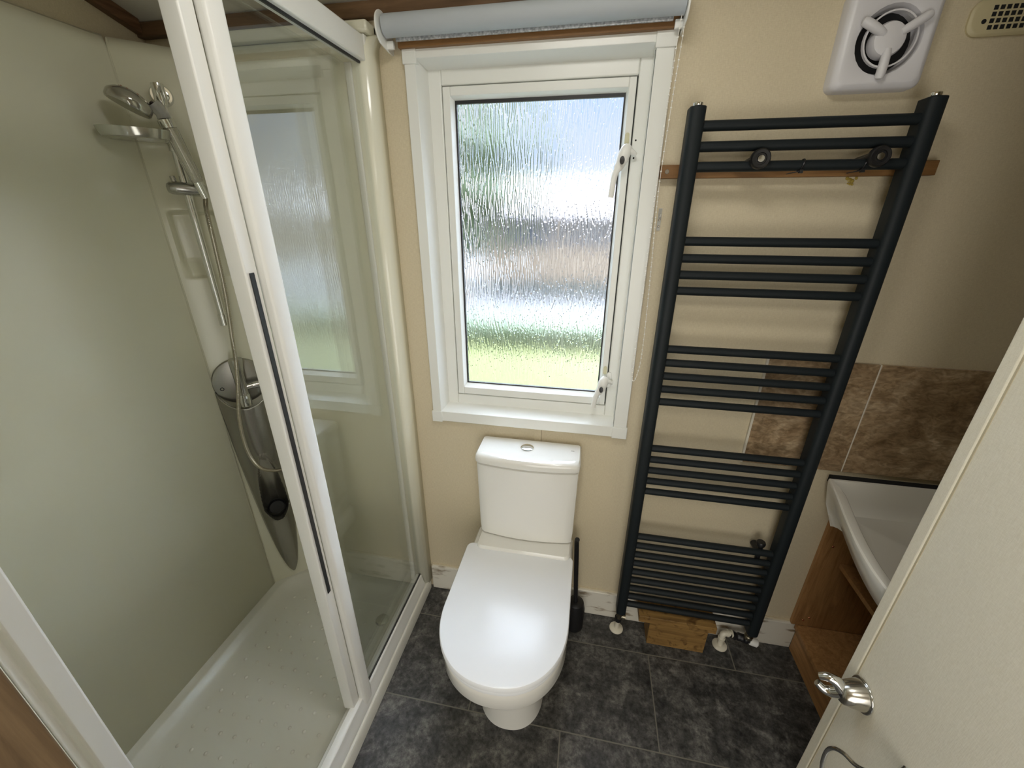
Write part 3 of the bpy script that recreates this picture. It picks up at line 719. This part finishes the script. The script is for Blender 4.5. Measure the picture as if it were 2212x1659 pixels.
for i in range(26):
    a = rng.random() * 6.28; r = rng.random() ** .5 * .024; u_, v_ = frame_of(nrm)
    bmesh.ops.create_icosphere(mnr, subdivisions=1, radius=.0035, matrix=Matrix.Translation(Hc + nrm * -.018 + (u_ * math.cos(a) + v_ * math.sin(a)) * r))
o = obj('head_beads', mnr, mat('orange_beads', (.30, .14, .07), .3), hs, smooth=True); o['kind'] = 'stuff'
# hose
hp = spline([A - hd * .08, cpt(.033, .066, 1.50), cpt(.030, .060, 1.40), cpt(.024, .060, 1.27), cpt(.010, .075, 1.13), cpt(.002, .081, 1.05), cpt(-.013, .084, .96), cpt(-.030, .084, .87), cpt(-.036, .084, .78), cpt(-.030, .084, .705), cpt(-.010, .083, .655), cpt(.030, .081, .628), cpt(.075, .080, .627), cpt(.110, .078, .655), cpt(.135, .074, .73), cpt(.138, .068, .82), cpt(.118, .060, .895), cpt(.085, .054, .938), cpt(.050, .047, .958)], 40)
rs = [.0066 if (i % 2) else .0056 for i in range(len(hp))]
ho = obj('shower_hose', tube(hp, rs, 10), M_['hose'], smooth=True, loc=tuple(cpt(0, .05, .62)))
tag(ho, 'ribbed steel shower hose looping down over the grey panel', 'hose')
dn = thing('tray_waste', (-.66, -.17, .025), 'small round chrome waste cover in the far corner of the shower tray', 'drain')
obj('cover', lathe([(0, .026), (.004, .025), (.006, .018), (.006, .0005)], (-.705, -.215, .0235), (0, 0, 1), 28), M_['chrome'], dn, smooth=True)

# ------------------------------------------------------------------ toilet
to = thing('toilet', (-.165, -.3, 0), 'white close-coupled toilet with the lid down below the window', 'toilet')
def dshape(cx, hw, yr, yf, z, n=48, pw=2.2, rc=.02):
    """rounded rear corners, straight sides, oval front"""
    out = []; ym = yf + hw * 1.12
    for k in range(n + 1):
        t = PI * k / n          # from right side round the front to the left
        c, s = math.cos(t), math.sin(t)
        out.append((cx + hw * math.copysign(abs(c) ** (2 / pw), c), ym - (ym - yf) * abs(s) ** (2 / pw), z))
    for k in range(7):
        t = math.radians(180 - 90 * k / 6); out.append((cx - hw + rc + rc * math.cos(t), yr - rc + rc * math.sin(t), z))
    for k in range(7):
        t = math.radians(90 - 90 * k / 6); out.append((cx + hw - rc + rc * math.cos(t), yr - rc + rc * math.sin(t), z))
    return out
CX = -.169
body = [dshape(-.157, .104, -.02, -.468, 0, rc=.02), dshape(-.157, .102, -.02, -.466, .02), dshape(-.157, .098, -.02, -.463, .10), dshape(-.158, .100, -.02, -.470, .20), dshape(-.160, .114, -.02, -.500, .26), dshape(-.164, .140, -.02, -.550, .302, rc=.03), dshape(-.167, .164, -.02, -.584, .330, rc=.03), dshape(-.168, .175, -.02, -.598, .343, rc=.03), dshape(-.167, .1785, -.02, -.602, .352, rc=.03), dshape(-.168, .176, -.02, -.601, .385, rc=.03), dshape(-.168, .176, -.02, -.601, .398, rc=.03), dshape(-.168, .172, -.022, -.598, .403, rc=.03)]
obj('bowl', loft(body), M_['ceramic'], to, smooth=True)
bk = [[(x, y, z) for x, y in rrect(-.158 - h, -.158 + h, -.185 + i, -.012, .02)] for z, h, i in ((.36, .150, 0), (.430, .158, 0), (.447, .160, .002), (.453, .156, .006))]
obj('cistern_shelf', loft(bk), M_['ceramic'], to, smooth=True)
def slab(cx, hw, yr, yf, z0, z1, e=.004, rc=.02):
    return loft([dshape(cx, hw - e, yr - e, yf + e, z0, rc=rc), dshape(cx, hw, yr, yf, z0 + e * .7, rc=rc), dshape(cx, hw, yr, yf, z1 - e, rc=rc), dshape(cx, hw - e * .4, yr - e * .3, yf + e * .4, z1 - e * .3, rc=rc), dshape(cx, hw - e * 1.4, yr - e * 1.2, yf + e * 1.4, z1, rc=rc)])
obj('seat', slab(CX, .178, -.168, -.602, .404, .419, .003), M_['seat'], to, smooth=True)
obj('lid', slab(CX, .1825, -.160, -.606, .421, .442, .005), M_['seat'], to, smooth=True)
for x in (-.28, -.06): obj('hinge', tube([(x - .025, -.168, .432), (x + .025, -.168, .432)], .009, 14), M_['seat'], to, smooth=True)
def cis(hw, yb, yf, bulge, z, r=.022, n=16):
    out = []
    for k in range(n + 1):                       # front edge left to right, curved
        t = -1 + 2 * k / n
        out.append((-.156 + t * (hw - r * .6), yf - bulge * (1 - t * t), z))
    out += [(-.156 + hw - r * .12, yf + r * .35, z), (-.156 + hw, yf + r, z), (-.156 + hw, yb - .006, z), (-.156 + hw - .006, yb, z), (-.156 - hw + .006, yb, z), (-.156 - hw, yb - .006, z), (-.156 - hw, yf + r, z), (-.156 - hw + r * .12, yf + r * .35, z)]
    return out
obj('cistern', loft([cis(.154, -.018, -.118, .012, .455), cis(.160, -.018, -.125, .014, .463), cis(.162, -.018, -.128, .014, .50), cis(.1665, -.018, -.133, .014, .748), cis(.161, -.02, -.127, .013, .752)]), M_['ceramic'], to, smooth=True)
obj('cistern_lid', loft([cis(.164, -.017, -.133, .013, .7535), cis(.1685, -.014, -.138, .014, .758), cis(.1695, -.014, -.140, .014, .772), cis(.1685, -.0145, -.139, .014, .781), cis(.164, -.018, -.133, .014, .7875), cis(.152, -.03, -.118, .012, .7893)]), M_['ceramic'], to, smooth=True)
fbt = obj('flush_button', lathe([(0, .0215), (.003, .0215), (.005, .019), (.0055, .0165), (.0065, .0165), (.0075, .013), (.0078, .0005)], (-.163, -.071, .789), (0, 0, 1), 36), M_['chrome'], to, smooth=True)
lg = bmesh.new()
for k, x in enumerate((-.020, -.0165, -.013)):
    box(x, x + .0006, -.064, -.0605, .7893, .7897, lg); box(x + .0006, x + .002, -.0611, -.0605, .7893, .7897, lg); box(x + .002, x + .0026, -.064 + .001 * (k == 1), -.0605, .7893, .7897, lg)
obj('maker_mark', lg, M_['silver'], to)
# brush
br_ = thing('toilet_brush', (.055, -.085, 0), 'black toilet brush in its holder tucked behind the right side of the toilet', 'toilet brush')
obj('holder', lathe([(0, .030), (.004, .034), (.10, .036), (.13, .030), (.135, .020), (.135, .012)], (.037, -.075, 0), (0, 0, 1), 28), M_['blackp'], br_, smooth=True)
obj('brush_handle', tube(spline([(.037, -.075, .12), (.030, -.072, .25), (.025, -.070, .36), (.022, -.072, .42), (.023, -.078, .440)], 8), .0085, 14), M_['blackp'], br_, smooth=True)

# ------------------------------------------------------------------ towel rail
tw = thing('towel_rail', (.43, -.07, .12), 'tall anthracite ladder towel radiator beside the window', 'radiator')
def post(x0, x1):
    y0, y1 = -.050, -.092; xm = (x0 + x1) / 2; hw = (x1 - x0) / 2
    out = [(x1, y0), (x0, y0)] + [(xm - hw * math.cos(t), -.078 - .014 * math.sin(t) ** .7) for t in [PI * k / 12 for k in range(13)]]
    return out
for x0, x1 in ((.188, .223), (.643, .678)):
    obj('upright', prism(post(x0, x1), .118, 1.718, 'z'), M_['anthracite'], tw, bevel=.002)
tops = [1.692 - .041 * k for k in range(3)] + [1.4465 - .0407 * k for k in range(4)] + [1.165 - .0402 * k for k in range(5)] + [.8455 - .0402 * k for k in range(5)] + [.4955 - .0405 * k for k in range(9)]
for i, zt in enumerate(tops):
    z = zt - .0105
    bow = lambda x: 0
    obj('rung', tube([(.215, -.070, z), (.655, -.070, z)], .0110, 16), M_['anthracite'], tw, smooth=True)
for x in (.206, .660):
    obj('air_vent_cap', lathe([(0, .009), (.003, .011), (.009, .011), (.011, .008)], (x, -.070, 1.717), (0, 0, 1), 20), M_['chrome'], tw, smooth=True)
for x, lean in ((.350, 1), (.582, 1)):
    b_ = bmesh.new(); tube([(x - .006, -.010, 1.606), (x, -.085, 1.612)], [.010, .0135], 18, b_)
    tube([(x - .034, -.030, 1.600), (x - .004, -.072, 1.610)], [.005, .009], 10, b_)
    lathe([(0, .0185), (.004, .0205), (.014, .0205), (.017, .018), (.0165, .012), (.014, .011)], (x, -.083, 1.612), (0, -1, 0), 28, b_)
    k_ = obj('wall_clamp', b_, M_['blackp'], tw, smooth=True)
    obj('clamp_screw', lathe([(0, .0082), (.002, .007), (.0025, .003)], (x, -.0975, 1.612), (0, -1, 0), 12), M_['chrome2'], k_, smooth=True)
lb = bmesh.new(); tube([(.612, -.01, .470), (.612, -.06, .470)], [.012, .010], 14, lb); lathe([(0, .013), (.008, .0145), (.014, .012)], (.612, -.052, .500), (0, 0, 1), 20, lb); tube([(.612, -.055, .44), (.612, -.055, .505)], .008, 12, lb)
obj('wall_clamp', lb, M_['blackp'], tw, smooth=True)
# wall batten behind
ba = thing('wall_batten', (.45, 0, 1.58), 'varnished wooden batten screwed across the wall behind the towel radiator top', 'wooden batten')
obj('board', box(.150, .742, -.021, 0, 1.580, 1.610), M_['batten'], ba, bevel=.001)
obj('screw', lathe([(0, .0055), (.001, .005)], (.166, -.021, 1.595), (0, -1, 0), 14), M_['screw'], ba)
gl = bmesh.new()
for x, z, r in ((.584, 1.573, .005), (.578, 1.577, .004), (.590, 1.571, .0045), (.597, 1.577, .0035), (.587, 1.565, .003), (.592, 1.564, .0028), (.582, 1.566, .002)): lathe([(0, r), (.0015, r * .6)], (x, -.001, z), (0, -1, 0), 10, gl)
gl_ = obj('glue_blob', gl, M_['glue'], smooth=True, loc=(.587, 0, 1.565)); tag(gl_, 'dried yellow glue blob on the wall just under the wooden batten', 'glue')
for x, lab in ((.4445, 'black cable tie looped round the third rung near the middle of the towel radiator'), (.566, 'black cable tie looped round the third rung close to the right upright')):
    t_ = bmesh.new(); R_ = .0125
    tube([(x + .003 * math.sin(a), -.070 + R_ * math.cos(a), 1.5995 + R_ * math.sin(a)) for a in [2 * PI * k / 20 for k in range(21)]], .0016, 6, t_)
    box(x - .006, x + .001, -.086, -.079, 1.583, 1.590, t_)
    tube([(x - .005, -.083, 1.587), (x - .03, -.078, 1.582)], [.0014, .0009], 6, t_)
    o = obj('cable_tie', t_, M_['blackp'], smooth=True, loc=(x, -.07, 1.6)); tag(o, lab, 'cable tie', 'cable ties on the towel radiator')
# pipework
vl = thing('radiator_valve', (.206, -.05, 0), 'tarnished valve with white pipe and floor collar under the left upright', 'radiator valve')
v1 = bmesh.new(); tube([(.205, -.066, .118), (.205, -.066, .104)], .011, 14, v1); lathe([(0, .014), (.006, .0155), (.012, .014)], (.204, -.066, .092), (0, 0, 1), 6, v1); tube([(.204, -.066, .095), (.204, -.062, .07)], .011, 14, v1); tube([(.204, -.064, .083), (.226, -.064, .080)], [.009, .011], 12, v1)
obj('valve_body', v1, M_['brass'], vl, smooth=True)
obj('compression_nut', lathe([(0, .0125), (.022, .0135)], (.203, -.060, .050), (0, 0, 1), 8), M_['blackp'], vl, smooth=True)
obj('white_pipe', tube([(.203, -.060, .055), (.201, -.058, .004)], .009, 14), M_['paint'], vl, smooth=True)
obj('floor_collar', lathe([(0, .026), (.004, .0255), (.008, .018), (.009, .009)], (.201, -.056, 0), (0, 0, 1), 28), M_['paint'], vl, smooth=True)
vr = thing('radiator_valve', (.62, -.05, 0), 'valve with black tape and white elbow pipe under the right upright', 'radiator valve')
v2 = bmesh.new(); tube([(.660, -.066, .118), (.660, -.066, .095)], .011, 14, v2); lathe([(0, .0145), (.012, .0155), (.016, .012)], (.660, -.064, .080), (0, 0, 1), 14, v2)
obj('valve_body', v2, M_['brass'], vr, smooth=True)
tp = bmesh.new(); tube(spline([(.612, -.044, .062), (.625, -.050, .060), (.640, -.055, .066), (.654, -.058, .062), (.668, -.060, .070)], 4), [.013, .015, .013, .015, .014, .012, .0145, .015, .013, .014, .015, .0135, .014, .015, .0145, .013, .012], 12, tp)
obj('black_tape', tp, M_['blackp'], vr, smooth=True)
obj('valve_cap', tube([(.668, -.060, .062), (.672, -.060, .061), (.694, -.062, .057), (.698, -.062, .056)], [.012, .0145, .0145, .010], 16), M_['upvc2'], vr, smooth=True)
el = bmesh.new(); tube(spline([(.581, -.052, .006), (.581, -.052, .045), (.584, -.050, .060), (.598, -.047, .064), (.616, -.045, .063)], 6), .0105, 16, el)
for z in (.034, .040): lathe([(0, .0125), (.004, .0125)], (.581, -.052, z), (0, 0, 1), 18, el)
for x in (.596, .610): lathe([(0, .0135), (.005, .0135)], (x, -.0465, .0635), (1, .1, 0), 18, el)
obj('white_pipe', el, M_['paint'], vr, smooth=True)
obj('floor_collar', lathe([(0, .026), (.004, .0255), (.008, .018), (.009, .009)], (.581, -.052, 0), (0, 0, 1), 28), M_['paint'], vr, smooth=True)
bx = thing('support_block', (.40, -.07, 0), 'rough knotty pine block with a wider top board wedged under the towel radiator', 'wooden block')
obj('block', box(.310, .512, -.096, -.020, 0, .117), M_['pine'], bx, bevel=.0015)
obj('top_board', box(.268, .534, -.103, -.016, .117, .1465), M_['pine'], bx, bevel=.0015)

# ------------------------------------------------------------------ extractor fan and vent
ef = thing('extractor_fan', (.56, 0, 1.83), 'square white extractor fan high on the wall above the towel radiator', 'extractor fan')
FX, FZ = .565, 1.829
cov = bmesh.new()
rg = []
for y, e in ((0, .0), (-.024, .0), (-.030, .003), (-.034, .010), (-.035, .012)):
    rg.append([(a, y, b) for a, b in rrect(FX - .0875 + e, FX + .0835 - e, FZ - .085 + e, FZ + .090 - e, .016, 6)])
circ = lambda r, y, n=28: [(FX + r * math.cos(2 * PI * (k + .5) / n), y, FZ + r * math.sin(2 * PI * (k + .5) / n)) for k in range(n)]
rg += [circ(.068, -.035), circ(.060, -.032), circ(.055, -.020), circ(.053, -.004)]
loft(rg, cov, cap=False)
obj('cover', cov, M_['fan'], ef, smooth=True)
obj('duct', lathe([(0, .054), (.002, .054), (.0021, .001)], (FX, -.002, FZ), (0, -1, 0), 28), M_['dark'], ef)
rn = bmesh.new()
loft([[(FX + r * math.cos(2 * PI * k / 40), y, FZ + r * math.sin(2 * PI * k / 40)) for k in range(40)] for r, y in ((.0455, -.030), (.0485, -.031), (.0485, -.038), (.0455, -.038), (.0455, -.030))], rn, cap=False)
obj('guard_ring', rn, M_['fan'], ef, smooth=True)
obj('hub', lathe([(0, .026), (.004, .031), (.020, .031), (.026, .028), (.029, .020), (.030, .0005)], (FX - .002, -.014, FZ), (0, -1, 0), 36), M_['fan'], ef, smooth=True)
for a in (32, 152, 268):
    t = math.radians(a); c, s = math.cos(t), math.sin(t)
    b_ = tube([(FX + r * c, y, FZ + r * s) for r, y in ((.018, -.038), (.030, -.0405), (.050, -.042), (.062, -.042), (.067, -.041), (.069, -.040))], [.0075, .0085, .0088, .0085, .007, .003], 16)
    obj('arm', b_, M_['fan'], ef, smooth=True)
vt = thing('air_vent', (.83, 0, 1.86), 'cream plastic air vent with a grid of square holes near the wall top', 'air vent')
VX0, VX1, VZ0, VZ1 = .712, 1.02, 1.832, 1.893
vb_ = bmesh.new(); loft([[(a, y, b) for a, b in rrect(VX0 + e, VX1 - e, VZ0 + e, VZ1 - e, .022, 8)] for y, e in ((0, 0), (-.005, 0), (-.0085, .003), (-.009, .005))], vb_)
obj('plate', vb_, M_['vent'], vt, smooth=True)
hl = bmesh.new()
for r in range(4):
    for c_ in range(22):
        x = .746 + c_ * .0108; z = 1.8805 - r * .0105
        if x < VX1 - .03: box(x, x + .0072, -.0096, -.0088, z - .0072, z, hl)
obj('grille_holes', hl, M_['dark'], vt)
obj('screw_hole', lathe([(0, .0042), (.0008, .004)], (.7365, -.0089, 1.8555), (0, -1, 0), 16), M_['dark'], vt)

# ------------------------------------------------------------------ splashback, basin, vanity
spb = thing('tile_splashback', (.9, 0, .78), 'row of brown marbled splashback tiles above the basin', 'tiles')
tx = [(.512, .787), (.791, 1.066), (1.070, 1.345)]
for a, b in tx: obj('tile', box(a, b, -.009, -.001, .781, 1.124), M_['tile'], spb, bevel=.0012)
for a, b, y in ((.506, .512, -.0085), (.787, .791, -.0075), (1.066, 1.07, -.0075)): obj('grout_line', box(a, b, y, 0, .781, 1.124), M_['grout'], spb)
BZ = .765
ba_ = thing('washbasin', (1.0, -.3, BZ), 'wide white washbasin with a curved front over the open wooden cabinet', 'washbasin')
edge = spline([(.752, -.026, 0), (.731, -.110, 0), (.702, -.215, 0), (.680, -.310, 0), (.668, -.400, 0), (.672, -.490, 0), (.70, -.58, 0), (.76, -.66, 0), (.85, -.70, 0)], 6)
def brow(inset, z, shrink=0.0):
    out = []
    n = len(edge)
    for i, p in enumerate(edge):
        d = (edge[min(i + 1, n - 1)] - edge[max(i - 1, 0)]).normalized(); nn = Vector((-d.y, d.x, 0))
        if nn.x < 0: nn = -nn
        k = inset * smooth01((i + 4) / 10) if inset > 0 else inset
        q = p + nn * k
        out.append((q.x, min(q.y, -.026 - max(0, inset) * .4), z))
    out += [(XR - .04 - max(inset, 0) * .3, -.70 + max(inset, 0), z), (XR - .04 - max(inset, 0) * .3, -.026 - max(inset, 0) * .4, z)]
    return out
bb = loft([brow(.085, BZ - .150), brow(.058, BZ - .118), brow(.026, BZ - .082), brow(.006, BZ - .032), brow(.0, BZ - .010), brow(.0005, BZ - .003), brow(.004, BZ), brow(.022, BZ), brow(.027, BZ - .004), brow(.045, BZ - .060), brow(.07, BZ - .085), brow(.10, BZ - .098)])
obj('bowl', bb, M_['basin'], ba_, smooth=True)
obj('rear_gap_strip', box(.766, XR - .04, -.026, -.0, .740, .7625), M_['dark'], ba_)
va = thing('vanity_cabinet', (1.0, -.3, 0), 'open oak-effect cabinet with shelves below the washbasin', 'cabinet')
VX = .826
obj('end_panel', box(VX - .016, XR - .002, -.016, -.001, .128, .655), M_['oak'], va, bevel=.0008)
obj('fascia', box(VX - .026, XR - .01, -.012, -.001, .655, .738), M_['wall'], va, bevel=.001)
obj('front_rail', box(VX + .03, VX + .046, -.66, -.012, .60, .66), M_['wall'], va, bevel=.001)
obj('base_shelf', box(VX - .004, XR - .002, -.70, -.016, .112, .128), M_['oak'], va, bevel=.0008)
obj('plinth', box(VX + .008, VX + .024, -.70, -.014, 0, .112), M_['oakx'], va, bevel=.0008)
obj('shelf', box(VX + .055, XR - .002, -.68, -.016, .418, .434), M_['oak'], va, bevel=.0008)
for x, z in ((.842, .500), (.842, .155), (.872, .545), (.858, .17)):
    obj('fixing_pin', lathe([(0, .004), (.0015, .003)], (x, -.016, z), (0, -1, 0), 12), M_['copper'], va, smooth=True)

# ------------------------------------------------------------------ the open door
dr_ = bpy.data.objects.new('door_1', None); C.objects.link(dr_); dr_.location = (.66, -1.07, 0); struct(dr_)
tag(dr_, 'cream door standing open on the right')
obj('door_leaf', box(.6625, .695, -1.078, -.449, .008, 1.93), M_['doorp'], dr_)
obj('edge_trim', box(.6595, .698, -.473, -.4465, .008, 1.93), M_['doorp'], dr_, bevel=.003, seg=3)
obj('edge_groove', box(.6615, .664, -.4765, -.473, .008, 1.93), mat('door_groove_shade', (.50, .44, .30), .6), dr_)  # groove's shade put into this strip's darker colour
hk = thing('door_hook', (.66, -.508, .52), 'chrome curved hook with two claws at the edge of the open door', 'hook')
hc = Vector((.662, -.508, .519))
hr = bmesh.new()
tube([hc + Vector((-.003, .034 * math.cos(a), .034 * math.sin(a))) for a in [2 * PI * k / 40 for k in range(41)]], .0032, 10, hr)
obj('base_rim', hr, M_['chrome'], hk, smooth=True)
sh = bmesh.new()
loft([[hc + Vector((-x, r * math.cos(2 * PI * k / 36), dz + r * math.sin(2 * PI * k / 36))) for k in range(36)] for x, r, dz in ((.001, .033, 0), (.010, .0315, -.001), (.028, .027, -.003), (.042, .0225, -.005), (.046, .018, -.005), (.047, .004, -.005))], sh)
obj('shell', sh, mat('satin_chrome', (.62, .60, .54), .2, 1.0), hk, smooth=True)
for a0, L, sg in ((1, .030, 1), (-1, .026, -1)):
    c_ = bmesh.new()
    pts = spline([hc + Vector((-.040, .004, -.004 + sg * .006)), hc + Vector((-.052, .010, -.004 + sg * .018)), hc + Vector((-.066, .016, -.004 + sg * .020)), hc + Vector((-.078, .022, -.005 + sg * .011))], 6)
    n_ = len(pts); tube(pts, [.0145 - .007 * (i / (n_ - 1)) for i in range(n_)], 14, c_)
    obj('claw', c_, M_['chrome'], hk, smooth=True)
obj('bore', lathe([(0, .006), (.001, .006)], hc + Vector((-.0465, -.006, -.004)), (-1, 0, 0), 16), M_['dark'], hk)
rg_ = thing('towel_ring', (.66, -.65, .52), 'chrome wire ring hanging from a boss low on the open door', 'towel ring')
bs = bmesh.new(); lathe([(0, .026), (.004, .027), (.010, .022), (.024, .012), (.034, .013), (.038, .009)], (.6625, -.660, .512), (-1, 0, 0), 28, bs)
obj('boss', bs, M_['chrome'], rg_, smooth=True)
rp_ = spline([(.622, -.652, .502), (.616, -.615, .452), (.612, -.583, .430), (.611, -.560, .400), (.612, -.550, .360), (.614, -.558, .31), (.616, -.59, .27), (.617, -.64, .255), (.617, -.69, .27), (.617, -.72, .32), (.616, -.72, .38), (.618, -.70, .44), (.622, -.668, .502)], 8)
obj('wire_ring', tube(rp_, .0048, 12), M_['chrome'], rg_, smooth=True)

# ------------------------------------------------------------------ outside the window
lw = obj('lawn', box(-14, 14, .3, 6.6, -.75, -.70), M_['grass'], loc=(0, 3, -.7)); tag(lw, 'bright green lawn seen through the window glass', 'lawn'); lw['kind'] = 'structure'
gv = obj('gravel_drive', box(-14, 14, 6.6, 40, -.76, -.70), M_['gravel'], loc=(0, 9, -.7)); gv['kind'] = 'structure'
nc = thing('neighbouring_caravan', (0, 10, -.7), 'tan neighbouring holiday caravan with dark windows beyond the lawn', 'caravan')
obj('body', box(-3.2, 7, 11, 14.2, -.35, 1.47), M_['cladding'], nc)
obj('skirt', box(-3.2, 7, 11.05, 14.1, -.7, -.35), M_['skirtbrick'], nc)
obj('roof', prism([(10.7, 1.45), (14.5, 1.45), (12.6, 2.45)], -3.4, 7.2, 'x'), M_['roofing'], nc)
for x in (-2.6, -.75, 1.3, 3.4): obj('window', box(x, x + 1.45, 10.97, 11.02, .62, 1.28), M_['dglass'], nc)
tree = thing('garden_tree', (-2.72, 7.3, -.7), 'pale green tree seen through the upper left of the window', 'tree')
b = bmesh.new(); bmesh.ops.create_icosphere(b, subdivisions=4, radius=1)
rg = random.Random(1); ph = [rg.uniform(0, 6) for _ in range(6)]
for v in b.verts:
    d = v.co.normalized(); k = 1 + .12 * math.sin(5 * d.x + ph[0]) * math.sin(6 * d.y + ph[1]) + .10 * math.sin(11 * d.z + ph[2]) + .06 * math.sin(23 * d.x + ph[3]) * math.sin(19 * d.z + ph[4]) + rg.uniform(-.03, .03)
    v.co = Vector((d.x * .92 * k - 2.72, d.y * .80 * k + 7.3, d.z * 1.5 * k + 2.2))
obj('crown', b, M_['hedge'], tree, smooth=True)
obj('trunk', tube([(-2.72, 7.3, -.7), (-2.70, 7.3, .2), (-2.73, 7.3, 1.2)], [.09, .07, .05], 12), M_['jamb'], tree, smooth=True)
hd_ = bmesh.new(); box(-12, 12, 5.6, 6.3, -.72, -.36, hd_)
o = obj('low_hedge', hd_, M_['hedge'], loc=(0, 6, -.7)); tag(o, 'low dark hedge in front of the neighbouring caravan', 'hedge')
